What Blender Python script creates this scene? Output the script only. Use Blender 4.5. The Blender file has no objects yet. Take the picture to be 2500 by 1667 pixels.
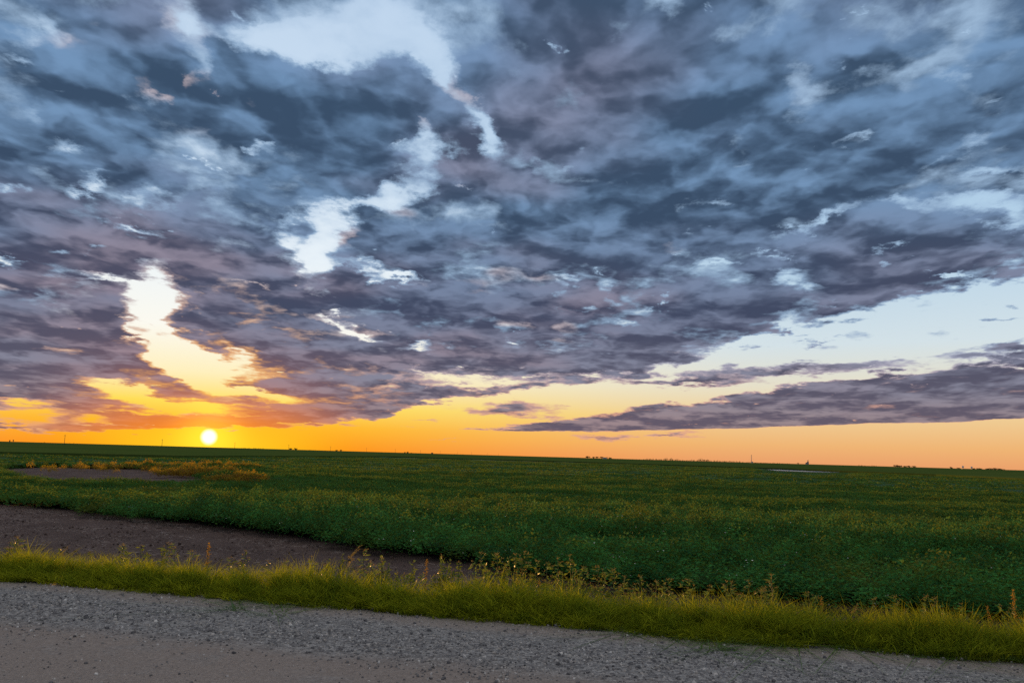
import bpy, bmesh, math, random
import numpy as np
from mathutils import Vector, Matrix, Euler

C = bpy.context.scene
COL = C.collection
R = math.radians

# ------------------------------------------------------------------ camera
FPX, CX, CY = 1829.0, 1176.0, 784.0          # reading frame 2352 x 1568
PITCH, ROLL, CAMZ = R(8.15), R(1.62), 1.70
Fv = Vector((0, math.cos(PITCH), math.sin(PITCH)))
R0 = Vector((1, 0, 0)); U0 = R0.cross(Fv)
Rv = R0 * math.cos(ROLL) + U0 * math.sin(ROLL)
Uv = U0 * math.cos(ROLL) - R0 * math.sin(ROLL)
cam_d = bpy.data.cameras.new('camera'); cam = bpy.data.objects.new('camera', cam_d)
COL.objects.link(cam); C.camera = cam
cam_d.lens = 28.0; cam_d.sensor_width = 36.0; cam_d.clip_start = 0.1; cam_d.clip_end = 60000
cam.matrix_world = Matrix(((Rv.x, Uv.x, -Fv.x, 0), (Rv.y, Uv.y, -Fv.y, 0), (Rv.z, Uv.z, -Fv.z, CAMZ), (0, 0, 0, 1)))

def pdir(x, y):
    return (Fv * FPX + Rv * (x - CX) + Uv * (CY - y)).normalized()
def azel(x, y):
    d = pdir(x, y); return math.atan2(d.x, d.y), math.asin(d.z)
def G(x, y, z=0.0):
    d = pdir(x, y); t = (z - CAMZ) / d.z
    return Vector((d.x * t, d.y * t, z))

# ------------------------------------------------------------------ light
SUN_AZ, SUN_EL = azel(480, 1003)
sun_dir = Vector((math.sin(SUN_AZ) * math.cos(SUN_EL), math.cos(SUN_AZ) * math.cos(SUN_EL), math.sin(SUN_EL)))
sd = bpy.data.lights.new('sun', 'SUN'); sd.energy = 5.0; sd.angle = R(0.55); sd.color = (1.0, 0.50, 0.14)
so = bpy.data.objects.new('sun', sd); COL.objects.link(so)
so.rotation_euler = sun_dir.to_track_quat('Z', 'Y').to_euler()

C.view_settings.view_transform = 'Standard'; C.view_settings.look = 'None'
C.view_settings.exposure = 0.0; C.view_settings.gamma = 1.0; C.view_settings.use_curve_mapping = False
C.cycles.use_denoising = False
C.cycles.max_bounces = 6; C.cycles.diffuse_bounces = 3; C.cycles.glossy_bounces = 2
C.cycles.transmission_bounces = 4; C.cycles.transparent_max_bounces = 6; C.cycles.volume_bounces = 0
C.cycles.sample_clamp_indirect = 2.0

def lin(r, g, b):
    def f(c):
        c /= 255.0
        return c / 12.92 if c <= 0.04045 else ((c + 0.055) / 1.055) ** 2.4
    return (f(r), f(g), f(b), 1.0)

class NT:
    """small helper to write node graphs as expressions"""
    def __init__(s, tree): s.t = tree
    def n(s, typ, **kw):
        nd = s.t.nodes.new(typ)
        for k, v in kw.items(): setattr(nd, k, v)
        return nd
    def put(s, sock, v):
        if isinstance(v, bpy.types.NodeSocket): s.t.links.new(v, sock)
        elif v is not None: sock.default_value = v
    def m(s, op, a, b=None, c=None, clamp=False):
        nd = s.n('ShaderNodeMath', operation=op, use_clamp=clamp)
        s.put(nd.inputs[0], a); s.put(nd.inputs[1], b); s.put(nd.inputs[2], c)
        return nd.outputs[0]
    def vm(s, op, a, b=None, scale=None):
        nd = s.n('ShaderNodeVectorMath', operation=op)
        s.put(nd.inputs[0], a); s.put(nd.inputs[1], b)
        if scale is not None: s.put(nd.inputs['Scale'], scale)
        return nd.outputs['Value'] if op in ('DOT_PRODUCT', 'LENGTH') else nd.outputs[0]
    def xyz(s, x, y, z):
        nd = s.n('ShaderNodeCombineXYZ'); s.put(nd.inputs[0], x); s.put(nd.inputs[1], y); s.put(nd.inputs[2], z)
        return nd.outputs[0]
    def sep(s, v):
        nd = s.n('ShaderNodeSeparateXYZ'); s.put(nd.inputs[0], v); return nd.outputs
    def noise(s, v, scale=1, detail=4, rough=0.5, dist=0.0, lac=2.0, color=False):
        nd = s.n('ShaderNodeTexNoise'); s.put(nd.inputs['Vector'], v)
        for k, q in (('Scale', scale), ('Detail', detail), ('Roughness', rough), ('Distortion', dist), ('Lacunarity', lac)):
            s.put(nd.inputs[k], q)
        return nd.outputs['Color' if color else 'Fac']
    def ss(s, v, a, b, c=0.0, d=1.0):
        nd = s.n('ShaderNodeMapRange', interpolation_type='SMOOTHSTEP')
        for i, q in enumerate((v, a, b, c, d)): s.put(nd.inputs[i], q)
        return nd.outputs[0]
    def lr(s, v, a, b, c=0.0, d=1.0):
        nd = s.n('ShaderNodeMapRange')
        for i, q in enumerate((v, a, b, c, d)): s.put(nd.inputs[i], q)
        return nd.outputs[0]
    def mix(s, f, a, b, mode='MIX'):
        nd = s.n('ShaderNodeMix', data_type='RGBA', blend_type=mode)
        s.put(nd.inputs[0], f); s.put(nd.inputs[6], a); s.put(nd.inputs[7], b)
        return nd.outputs[2]
    def ramp(s, f, stops, interp='LINEAR'):
        nd = s.n('ShaderNodeValToRGB'); cr = nd.color_ramp; cr.interpolation = interp
        while len(cr.elements) > 1: cr.elements.remove(cr.elements[-1])
        cr.elements[0].position = stops[0][0]; cr.elements[0].color = stops[0][1]
        for p, c in stops[1:]:
            e = cr.elements.new(p); e.color = c
        s.put(nd.inputs[0], f); return nd.outputs[0]
    def curve(s, f, pts):
        nd = s.n('ShaderNodeFloatCurve'); cv = nd.mapping.curves[0]
        cv.points[0].location = pts[0]; cv.points[1].location = pts[-1]
        for p in pts[1:-1]: cv.points.new(*p)
        for p in cv.points: p.handle_type = 'VECTOR'
        nd.mapping.update(); s.put(nd.inputs['Value'], f); return nd.outputs[0]

# ------------------------------------------------------------------ sky
W = bpy.data.worlds.new('World'); C.world = W; W.use_nodes = True
wt = W.node_tree; wt.nodes.clear(); N = NT(wt)
W.cycles.sampling_method = 'MANUAL'; W.cycles.sample_map_resolution = 1024

tc = N.n('ShaderNodeTexCoord').outputs['Generated']
D = N.vm('NORMALIZE', tc)
dx, dy, dz = N.sep(D)
el = N.m('MULTIPLY', N.m('ARCSINE', dz), 57.29578)          # degrees
az = N.m('MULTIPLY', N.m('ARCTAN2', dx, dy), 57.29578)
zc = N.m('ADD', N.m('MAXIMUM', dz, 0.0), 0.115)
P = N.xyz(N.m('DIVIDE', dx, zc), N.m('DIVIDE', dy, zc), 0.0)   # cloud deck seen in perspective

# the same deck, a little higher up the sky: used for the relief of the lumps
SC = (1.10, 0.92, 1.0)
Pt = N.vm('MULTIPLY', P, SC)
def up(k):                                             # the same place, seen a little higher in the deck
    z = N.m('MULTIPLY', zc, k)
    return N.vm('MULTIPLY', N.xyz(N.m('DIVIDE', dx, z), N.m('DIVIDE', dy, z), 0.0), SC)
cw = N.vm('SCALE', N.vm('SUBTRACT', N.noise(Pt, 4.0, 4, 0.6, 0.0, color=True), (0.5, 0.5, 0.5)), scale=0.22)
def cells(v, scale, det):
    nd = N.n('ShaderNodeTexVoronoi', voronoi_dimensions='2D', feature='SMOOTH_F1', normalize=True)
    N.put(nd.inputs['Vector'], N.vm('ADD', v, cw)); nd.inputs['Scale'].default_value = scale
    nd.inputs['Detail'].default_value = det; nd.inputs['Smoothness'].default_value = 0.25; nd.inputs['Roughness'].default_value = 0.55; nd.inputs['Lacunarity'].default_value = 2.4
    return nd.outputs['Distance']
def lumps(v):
    c = cells(v, 3.3, 2.0)
    big = N.noise(N.vm('ADD', v, (2.0, 3.1, 0)), 1.5, 2, 0.5, 0.2)
    return N.m('MULTIPLY_ADD', N.m('SUBTRACT', 0.42, c), 2.1, N.m('MULTIPLY', N.m('SUBTRACT', big, 0.5), 1.5))
n1 = lumps(Pt)
n2 = lumps(up(1.05))
fine = N.m('SUBTRACT', N.noise(N.vm('ADD', Pt, (0.7, 2.0, 4.0)), 4.5, 9, 0.62, 0.15), 0.5)

# ragged outlines: warp (az, el) before the patches are read
wscale = N.ss(el, 0.5, 16.0, 0.22, 1.0)
warp = N.noise(Pt, 3.2, 8, 0.62, 0.0, color=True)
warp = N.vm('SUBTRACT', warp, (0.5, 0.5, 0.5))
A = N.xyz(az, el, 0.0)
A = N.vm('ADD', A, N.vm('MULTIPLY', warp, N.xyz(N.m('MULTIPLY', wscale, 8.5), N.m('MULTIPLY', wscale, 7.0), 0.0)))
az_w, el_w, _ = N.sep(A)

DEG = 57.29578
def patch(acc, x, y, rx, ry, tilt, amt):
    """soft ellipse centred where the photograph has it; tilt in degrees, clockwise on the picture"""
    a, e = azel(x, y)
    t = R(tilt)
    a1, e1 = azel(x + rx * math.cos(t), y + rx * math.sin(t))
    a2, e2 = azel(x - ry * math.sin(t), y + ry * math.cos(t))
    u = Vector(((a1 - a) * DEG, (e1 - e) * DEG)); v = Vector(((a2 - a) * DEG, (e2 - e) * DEG))
    mp = N.n('ShaderNodeMapping', vector_type='TEXTURE')
    N.put(mp.inputs['Vector'], A)
    mp.inputs['Location'].default_value = (a * DEG, e * DEG, 0)
    mp.inputs['Rotation'].default_value = (0, 0, math.atan2(u.y, u.x))
    mp.inputs['Scale'].default_value = (max(u.length, .05) * 1.85, max(v.length, .05) * 1.85, 1)
    g = N.n('ShaderNodeTexGradient', gradient_type='SPHERICAL')
    wt.links.new(mp.outputs[0], g.inputs[0])
    return N.m('MULTIPLY_ADD', g.outputs['Fac'], amt, acc)

GAPS = [  # x, y, rx, ry, tilt, strength  (openings and thin places in the deck)
 (840,40,130,70,0,-1.5),(690,95,130,36,0,-1.5),(590,75,44,44,30,-.9),(960,130,100,42,50,-1.2),(1035,205,90,24,55,-1.2),(1095,290,50,24,65,-1.5),
 (985,318,50,26,-20,-1.4),(968,385,40,46,0,-1.5),(915,455,60,22,-10,-1.2),(798,468,66,15,-5,-1.1),(927,243,24,9,0,-1.0),(968,272,28,12,50,-1.1),
 (425,70,46,60,-12,-1.5),(468,160,30,44,-10,-1.1),(424,190,12,22,0,-.8),(366,249,42,15,0,-.9),(131,339,44,15,30,-1.0),(218,423,32,9,10,-.9),
 (356,470,22,14,0,-1.0),(282,504,42,9,5,-1.0),(20,447,28,12,-10,-1.0),(588,343,34,9,32,-1.0),(40,77,40,18,10,-.75),(114,67,12,34,0,-.6),
 (40,148,34,9,20,-.65),(136,247,20,6,0,-.6),(760,515,36,26,-40,-1.2),(732,562,50,34,20,-1.4),(697,602,62,32,42,-1.5),(833,632,60,20,22,-1.5),(915,662,56,7,5,-1.1),
 (768,738,46,8,22,-1.1),(850,765,50,4,3,-.9),(967,780,30,7,5,-1.0),(323,548,16,9,0,-.8),(134,575,24,7,10,-.9),(202,579,20,5,20,-.9),
 (20,592,30,5,25,-.9),(407,595,20,10,-20,-.8),(437,659,20,4,15,-.8),(245,640,70,5,4,-.75),(580,655,40,4,4,-.7),
 (352,700,46,52,10,-2.6),(318,745,34,18,20,-1.5),(362,775,46,34,50,-1.6),(425,815,70,26,30,-2.0),(480,838,85,20,8,-1.9),(440,862,80,18,25,-1.9),
 (520,888,90,10,14,-1.5),(600,903,60,6,10,-1.2),(265,896,66,13,16,-1.6),(340,916,70,12,20,-1.5),(430,932,110,13,3,-1.5),(330,948,80,4,5,-1.0),
 (40,955,68,17,3,-1.6),(50,923,56,5,6,-1.1),(40,978,80,4,4,-.7),(212,963,32,6,2,-1.3),(225,972,50,2.5,2,-.8),(598,955,44,4,6,-.9),(600,932,90,3,3,-.6),
 (440,768,40,7,15,-.8),(600,810,24,3,5,-.8),(900,874,22,8,-20,-.9),(965,855,40,4,6,-.9),(1034,876,66,10,2,-1.3),(1150,880,50,10,0,-1.2),(820,890,26,6,0,-.6),(1240,868,60,7,0,-.9),
 (1233,13,22,15,0,-.5),(1388,37,26,28,20,-.5),(1420,75,24,10,0,-.4),(1525,17,36,20,0,-.6),(1378,161,34,10,-15,-.5),(1455,228,10,20,-20,-.4),
 (1364,366,12,6,0,-.7),(1345,405,34,6,-8,-.5),(1173,356,20,20,20,-.7),(1212,395,14,8,20,-.5),(1599,383,14,8,0,-.6),(1700,378,34,14,-15,-.7),(1573,460,22,8,-12,-.8),
 (1640,464,22,7,-8,-.9),(1727,279,44,22,-30,-.65),(1861,212,50,40,-35,-.85),(1840,150,30,34,-10,-.6),(1985,135,50,18,-15,-.55),(1794,60,14,20,0,-.55),(1680,50,40,20,-20,-.4),
 (2214,168,34,9,10,-.5),(2250,323,56,14,-12,-.7),(2318,382,56,12,-6,-.8),(2163,363,20,6,-30,-.6),(1962,333,32,7,-12,-.6),(2063,470,56,9,-4,-.8),
 (2270,490,110,24,0,-1.5),(1895,508,70,9,-14,-1.0),(1566,543,11,5,0,-.8),(1778,572,30,6,-8,-1.1),(1660,612,30,6,8,-.8),(1515,706,18,4,0,-.8),
 (1357,710,14,7,10,-1.1),(1280,683,7,14,0,-.9),(1317,649,12,6,10,-.9),(1445,750,18,6,0,-1.0),(1398,676,8,12,0,-.8),(1583,808,26,8,0,-1.0),
 (2042,595,20,5,0,-1.0),(1811,639,24,7,-10,-.9),(2184,632,30,4,5,-1.1),(2345,600,20,10,0,-.9),(1930,700,30,5,10,-.8),(1240,625,30,3,0,-.3),(560,240,30,60,30,-.3),
]
MASS = [  # thick, dark parts
 (1560,260,240,130,5,.75),(740,250,230,62,12,1.1),(640,170,130,34,15,.8),(900,190,100,40,35,.9),(1040,230,50,24,60,.7),(320,140,120,60,35,.55),(560,310,170,34,14,.5),(180,260,140,50,20,.35),
 (1400,465,100,28,0,.7),(2060,300,170,70,0,.55),(1560,340,110,40,0,.4),(1250,300,120,50,10,.4),(1260,90,120,60,0,.5),(1960,420,180,36,0,.5),(1500,545,160,22,0,.35),
 (1650,720,160,24,0,.45),(2060,640,160,30,0,.6),(1950,560,200,34,0,.4),(480,480,200,34,12,.45),(90,510,110,22,12,.4),(600,570,140,30,10,.4),
 (780,690,200,18,3,.35),(560,740,140,18,4,.4),(800,820,260,18,2,.35),(1200,820,220,18,0,.45),(200,780,220,40,2,.45),(120,850,200,30,0,.5),(640,980,200,9,0,.5),
 (690,950,190,14,2,.6),(480,965,190,8,0,.9),(150,930,70,10,5,.3),(800,645,60,11,8,1.1),(130,985,190,5,0,.5),(1900,100,120,60,0,.2),(2250,80,120,60,0,.25),(1690,500,100,30,0,.4),
]
dens = N.m('ADD', 0.0, 0.52)
for g in GAPS:
    big_ = g[2] > 27
    dens = patch(dens, g[0], g[1], g[2] * (1.0 if big_ else 1.25), g[3] * (1.0 if big_ else 1.3), g[4], g[5] * (1.12 if big_ else .85))
for g in MASS: dens = patch(dens, *g[:5], g[5] * 0.85)

# lower edge of the deck and the long bank below it, as curves of elevation over azimuth
def line(pts):
    out = []
    for x, y in pts:
        a, e = azel(x, y); out.append(((a * DEG + 50) / 100, e * DEG / 30))
    return [(0.0, out[0][1])] + out + [(1.0, out[-1][1])]
azn = N.m('DIVIDE', N.m('ADD', az_w, 50.0), 100.0)
edge = N.m('MULTIPLY', N.curve(azn, line([(0,992),(300,988),(500,986),(650,978),(880,961),(930,935),(1050,914),(1200,902),(1290,884),(1400,868),(1500,856),
    (1560,838),(1650,815),(1720,782),(1800,752),(1900,738),(2000,733),(2080,697),(2200,688),(2250,657),(2352,637)])), 30.0)
btop = N.m('MULTIPLY', N.curve(azn, line([(1060,985),(1120,974),(1200,963),(1300,952),(1400,942),(1500,926),(1600,913),(1700,896),(1800,886),(1900,874),(2000,858),(2100,848),(2200,834),(2352,822)])), 30.0)
bbot = N.m('MULTIPLY', N.curve(azn, line([(1060,989),(1120,989),(1200,991),(1400,991),(1700,985),(2000,975),(2352,962)])), 30.0)
soft = N.ss(el, 1.0, 12.0, 0.25, 1.0)
deckv = N.m('DIVIDE', N.m('SUBTRACT', el_w, edge), soft)            # >0 inside the deck
deck = N.ss(deckv, -0.8, 0.9, -1.9, 0.0)
ba = N.ss(N.m('SUBTRACT', btop, el_w), -0.25, 0.55)
bb = N.ss(N.m('SUBTRACT', N.m('MULTIPLY_ADD', N.m('SUBTRACT', el_w, el), 0.25, el), bbot), -0.06, 0.12)
bank = N.m('MULTIPLY', ba, bb)
dens = N.m('ADD', dens, deck)
dens = N.m('MAXIMUM', dens, N.m('MULTIPLY_ADD', bank, 2.3, -1.45))
SMALL = [(1160,941,110,15,0,1.7),(1560,879,130,7,-1,1.7),(1800,850,240,13,-4,1.9),(1375,1005,62,7,0,1.5),(1530,997,80,5,-2,1.5),(2325,717,44,6,5,1.3),
 (1822,765,10,9,40,1.2),(1780,767,34,4,-5,1.1),(2330,810,70,10,0,1.8),(1250,887,50,7,-2,1.5),(1090,900,90,8,-6,1.4),(975,966,40,3,0,1.3),(690,987,30,2.5,0,1.2),(1030,1010,44,1.6,0,1.3),
 (1880,783,40,3,2,.9),(1400,868,60,8,0,1.2),(2200,840,120,8,-6,1.2),(640,977,60,4,0,1.2)]
sm = N.m('ADD', 0.0, -1.15)
for g in SMALL: sm = patch(sm, *g)
dens = N.m('MAXIMUM', dens, sm)

amp = N.ss(el, 1.0, 10.0, 0.7, 1.35)
den = N.m('ADD', dens, N.m('MULTIPLY', N.m('MULTIPLY_ADD', fine, 1.9, n1), amp))
specks = N.ss(N.noise(N.vm('ADD', Pt, (3.3, 7.7, 5.0)), 5.2, 6, 0.62, 0.4), 0.635, 0.72)
den = N.m('MULTIPLY_ADD', specks, -0.9, den)
cover = N.ss(den, -0.42, 0.26)
thick = N.lr(den, 0.0, 2.0)
relief = N.m('MULTIPLY', N.m('SUBTRACT', n1, n2), 2.9)      # lumps catch the light from above, their bases stay dark
wisps = N.m('SUBTRACT', N.noise(P, 5.5, 8, 0.62, 0.6), 0.5)

sund = N.vm('DOT_PRODUCT', D, tuple(sun_dir))
sang = N.m('MULTIPLY', N.m('ARCCOSINE', N.m('MINIMUM', sund, 1.0)), DEG)  # degrees from the sun
daz = N.m('ABSOLUTE', N.m('SUBTRACT', az, SUN_AZ * DEG))

eln = N.m('DIVIDE', el, 32.0, clamp=True)
def E(d): return d / 32.0
clear_far = N.ramp(eln, [(0, lin(234,160,106)), (E(1.2), lin(238,180,116)), (E(3.2), lin(238,205,150)), (E(5.2), lin(228,222,200)), (E(8), lin(210,224,230)),
                         (E(13), lin(185,212,232)), (E(20), lin(172,204,232)), (1, lin(175,202,230))])
clear_near = N.ramp(eln, [(0, lin(255,150,14)), (E(1.6), lin(255,186,40)), (E(3.0), lin(255,222,90)), (E(5.0), lin(255,240,190)), (E(8), lin(252,250,240)),
                          (E(13), lin(235,244,250)), (E(20), lin(205,224,242)), (1, lin(190,212,236))])
wn = N.ss(daz, 4.0, 40.0, 1.0, 0.0)
clear = N.mix(wn, clear_far, clear_near)
# Nishita sky for the physical part of the clear air
nish = N.n('ShaderNodeTexSky', sky_type='NISHITA', sun_disc=False, sun_elevation=SUN_EL, sun_rotation=SUN_AZ, altitude=300, dust_density=2.0)
nsk = N.vm('SCALE', nish.outputs[0], scale=0.10)
nsk_f = N.mix(N.m('SUBTRACT', 1.0, wn), (0, 0, 0, 1), nsk)
clear = N.mix(0.06, clear, nsk_f, 'ADD')

light_c = N.ramp(eln, [(0, lin(205,134,92)), (E(1.8), lin(160,136,134)), (E(5), lin(134,134,152)), (E(10), lin(118,128,154)), (E(18), lin(116,148,184)), (1, lin(112,148,188))])
dark_c = N.ramp(eln, [(0, lin(136,100,96)), (E(2.0), lin(104,92,106)), (E(5), lin(90,88,106)), (E(10), lin(66,74,98)), (E(17), lin(58,77,102)), (1, lin(58,82,108))])
mauve = N.ss(N.noise(P, 0.9, 3, 0.5), 0.44, 0.64)
mauve = N.m('MULTIPLY', mauve, N.ss(az, 26, -12, 0.35, 1.0))
dark_c = N.mix(N.m('MULTIPLY', mauve, 0.42), dark_c, lin(92,84,102))
light_c = N.mix(N.m('MULTIPLY', mauve, 0.55), light_c, lin(158,134,142))
# thickness shades the underside, relief lights the sides of lumps
shade = N.m('SUBTRACT', thick, relief)
shade = N.ss(N.m('SUBTRACT', shade, N.m('MULTIPLY', wisps, 1.5)), -1.02, 1.52)
cloud = N.mix(shade, light_c, dark_c)
# warm light on cloud near the sun
warm = N.m('MULTIPLY', N.ss(sang, 13.0, 1.0), N.ss(el, 9.0, 0.5))
cloud = N.mix(N.m('MULTIPLY', warm, 0.6), cloud, lin(222,128,92))
hot = N.m('POWER', N.ss(N.m('SQRT', N.m('ADD', N.m('MULTIPLY', N.m('MULTIPLY', daz, daz), 0.10), N.m('MULTIPLY', el, el))), 4.6, 0.6), 1.1)
cloud = N.mix(N.m('MULTIPLY', hot, 0.95), cloud, lin(255,140,8))
# bright rims where the deck thins
rim = N.m('SUBTRACT', 1.0, N.ss(den, 0.0, 0.75))
rimc = N.mix(N.m('MULTIPLY', N.ss(sang, 15.0, 4.0), 0.9), N.mix(N.ss(el, 2.0, 9.0), lin(238,172,140), lin(152,180,210)), lin(255,176,70))
peach = N.m('MULTIPLY', N.ss(N.noise(P, 2.2, 2, 0.5), 0.54, 0.66), N.ss(az, 24.0, 2.0))
rimc = N.mix(N.m('MULTIPLY', peach, 0.5), rimc, lin(232,186,164))
cloud = N.mix(N.m('MULTIPLY', rim, 0.8), cloud, rimc)
veil = N.m('MULTIPLY', N.ss(N.m('MULTIPLY_ADD', wisps, 2.2, N.m('SUBTRACT', 0.0, N.m('SUBTRACT', 0.0, den))), -1.3, 0.2), 0.45)
clear = N.mix(N.m('MULTIPLY', veil, N.ss(el, 11.0, 17.0)), clear, N.mix(N.ss(el, 2.0, 9.0), lin(226,200,176), lin(158,186,216)))
sky = N.mix(cover, clear, cloud)
# aureole and disc of the sun itself
low = N.m('SQRT', N.m('ADD', N.m('MULTIPLY', N.m('MULTIPLY', daz, daz), 0.09), N.m('MULTIPLY', N.m('MULTIPLY', el, el), 1.5)))
sky = N.mix(N.m('MULTIPLY', N.m('MULTIPLY', N.ss(low, 3.2, 0.3), 0.75), N.m('SUBTRACT', 1.0, cover)), sky, lin(255,216,40))
aur = N.m('POWER', N.ss(sang, 4.5, 0.2), 2.4)
sky = N.mix(aur, sky, (0.45, 0.26, 0.02, 1), 'ADD')
disc = N.ss(sang, 0.62, 0.27)
sky = N.mix(disc, sky, (1.6, 1.5, 1.1, 1))
# unseen sky overhead: bright thin cloud added to light the land
over = N.ss(el, 33.0, 50.0)
sky = N.mix(N.m('MULTIPLY', over, 0.85), sky, N.mix(N.ss(N.noise(P, 1.3, 4, .55), .4, .6), (0.42, 0.44, 0.47, 1), (1.05, 0.98, 0.90, 1)))
below = N.ss(el, -0.3, -3.0)
sky = N.mix(below, sky, (0.03, 0.03, 0.02, 1))
bg = N.n('ShaderNodeBackground'); N.put(bg.inputs[0], sky); bg.inputs[1].default_value = 1.0
out = N.n('ShaderNodeOutputWorld'); wt.links.new(bg.outputs[0], out.inputs[0])

# ------------------------------------------------------------------ helpers
FIELD_Z = -0.55                                  # the fields lie a little below the graded road
rng = np.random.default_rng(7); random.seed(7)

def mat(name, builder):
    m = bpy.data.materials.new(name); m.use_nodes = True
    m.node_tree.nodes.clear(); n = NT(m.node_tree)
    o = n.n('ShaderNodeOutputMaterial'); sh = builder(n)
    m.node_tree.links.new(sh, o.inputs['Surface']); return m
def principled(n, col, rough=0.8, spec=0.3, normal=None, **kw):
    p = n.n('ShaderNodeBsdfPrincipled'); n.put(p.inputs['Base Color'], col); n.put(p.inputs['Roughness'], rough)
    n.put(p.inputs['Specular IOR Level'], spec)
    if normal is not None: n.put(p.inputs['Normal'], normal)
    for k, v in kw.items(): n.put(p.inputs[k], v)
    return p.outputs[0]
def bump(n, h, strength=0.5, dist=0.02):
    b = n.n('ShaderNodeBump'); b.inputs['Strength'].default_value = strength; b.inputs['Distance'].default_value = dist
    n.put(b.inputs['Height'], h); return b.outputs[0]
def rgb(r, g, b): return (r, g, b, 1.0)

def mesh_np(name, verts, faces, mats=(), smooth=False, midx=None):
    """verts (n,3), faces (m,3|4) arrays, or a list of such face arrays"""
    me = bpy.data.meshes.new(name); verts = np.asarray(verts, np.float32)
    fl = faces if (isinstance(faces, list) and not isinstance(faces[0], tuple)) else [faces]
    fl = [np.asarray(f, np.int32) for f in fl if len(f)]
    loops = np.concatenate([f.ravel() for f in fl]); sizes = np.concatenate([np.full(len(f), f.shape[1], np.int32) for f in fl])
    me.vertices.add(len(verts)); me.vertices.foreach_set('co', verts.ravel())
    me.loops.add(len(loops)); me.loops.foreach_set('vertex_index', loops)
    me.polygons.add(len(sizes)); st = np.concatenate([[0], np.cumsum(sizes)[:-1]]).astype(np.int32)
    me.polygons.foreach_set('loop_start', st); me.polygons.foreach_set('loop_total', sizes)
    for m in mats: me.materials.append(m)
    if midx is not None: me.polygons.foreach_set('material_index', np.asarray(midx, np.int32))
    me.update(calc_edges=True); me.validate()
    if smooth: me.polygons.foreach_set('use_smooth', np.ones(len(sizes), bool))
    return me
def link(name, me, parent=None, kind=None, label=None, cat=None, group=None, loc=None):
    o = bpy.data.objects.new(name, me); COL.objects.link(o)
    if loc is not None: o.location = loc
    if parent is not None: o.parent = parent
    if kind: o['kind'] = kind
    if label: o['label'] = label
    if cat: o['category'] = cat
    if group: o['group'] = group
    return o
def copy_thing(root, loc, rz=0.0, sc=1.0, label=None):
    c = root.copy(); COL.objects.link(c); c.location = loc; c.rotation_euler = (0, 0, rz); c.scale = (sc, sc, sc)
    if label: c['label'] = label
    for ch in root.children:
        d = ch.copy(); COL.objects.link(d); d.parent = c
        for g in ch.children:
            e = g.copy(); COL.objects.link(e); e.parent = d
    return c

class Geo:
    def __init__(s): s.v = []; s.f = []
    def box(s, x0, x1, y0, y1, z0, z1):
        b = len(s.v)
        s.v += [(x, y, z) for z in (z0, z1) for x, y in ((x0, y0), (x1, y0), (x1, y1), (x0, y1))]
        for q in ((0,3,2,1),(4,5,6,7),(0,1,5,4),(1,2,6,5),(2,3,7,6),(3,0,4,7)): s.f.append(tuple(b + i for i in q))
    def tube(s, pts, rads, n=6, cap=True):
        pts = [Vector(p) for p in pts]; b0 = len(s.v)
        for i, p in enumerate(pts):
            d = (pts[min(i + 1, len(pts) - 1)] - pts[max(i - 1, 0)]).normalized()
            a = d.cross(Vector((0.3, 0.9, 0.1))).normalized(); c = d.cross(a)
            for k in range(n):
                t = 2 * math.pi * k / n; q = p + (a * math.cos(t) + c * math.sin(t)) * rads[i]; s.v.append(tuple(q))
        for i in range(len(pts) - 1):
            for k in range(n):
                a = b0 + i * n + k; b = b0 + i * n + (k + 1) % n
                s.f.append((a, b, b + n, a + n))
        if cap:
            s.f.append(tuple(b0 + k for k in range(n))); s.f.append(tuple(b0 + (len(pts) - 1) * n + k for k in reversed(range(n))))
    def prism(s, poly, y0, y1):
        """polygon in x,z pushed from y0 to y1"""
        b = len(s.v); n = len(poly)
        s.v += [(x, y0, z) for x, z in poly] + [(x, y1, z) for x, z in poly]
        s.f.append(tuple(b + i for i in range(n))); s.f.append(tuple(b + n + i for i in reversed(range(n))))
        for i in range(n): s.f.append((b + i, b + (i + 1) % n, b + n + (i + 1) % n, b + n + i)[::-1])
    def mesh(s, name, m):
        me = bpy.data.meshes.new(name); me.from_pydata(s.v, [], s.f); me.materials.append(m); me.update(); return me

def vnoise(x, y, seed=0):
    """smooth value noise for placing and heights"""
    xi = np.floor(x).astype(np.int64); yi = np.floor(y).astype(np.int64); fx = x - xi; fy = y - yi
    def h(a, b):
        q = (a * 374761393 + b * 668265263 + seed * 974711) & 0x7fffffff
        q = ((q ^ (q >> 13)) * 1274126177) & 0x7fffffff
        return ((q ^ (q >> 16)) & 0xffff) / 65535.0
    fx = fx * fx * (3 - 2 * fx); fy = fy * fy * (3 - 2 * fy)
    return (h(xi, yi) * (1 - fx) + h(xi + 1, yi) * fx) * (1 - fy) + (h(xi, yi + 1) * (1 - fx) + h(xi + 1, yi + 1) * fx) * fy
def fbm(x, y, o=4, seed=0):
    s = 0; a = 0.5
    for i in range(o): s = s + a * vnoise(x * 2 ** i, y * 2 ** i, seed + i); a *= 0.5
    return s

# road frame: s runs along the road (towards the left of the view), n away from the camera
a0 = G(200, 1352); a1 = G(2200, 1520)
rdir = (a0 - a1).normalized(); ndir = Vector((-rdir.y, rdir.x, 0)) * (1 if -rdir.y * 0 + rdir.x * 1 > 0 else -1)
if ndir.y < 0: ndir = -ndir
EDGE = 0.5 * (a0.dot(ndir) + a1.dot(ndir))       # distance of the gravel edge
BACK = EDGE + 1.15                               # back of the grass verge
def SN(s, n, z=0.0):
    p = rdir * s + ndir * n; return (p.x, p.y, z)
print('road dir', rdir, 'edge', EDGE)

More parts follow.
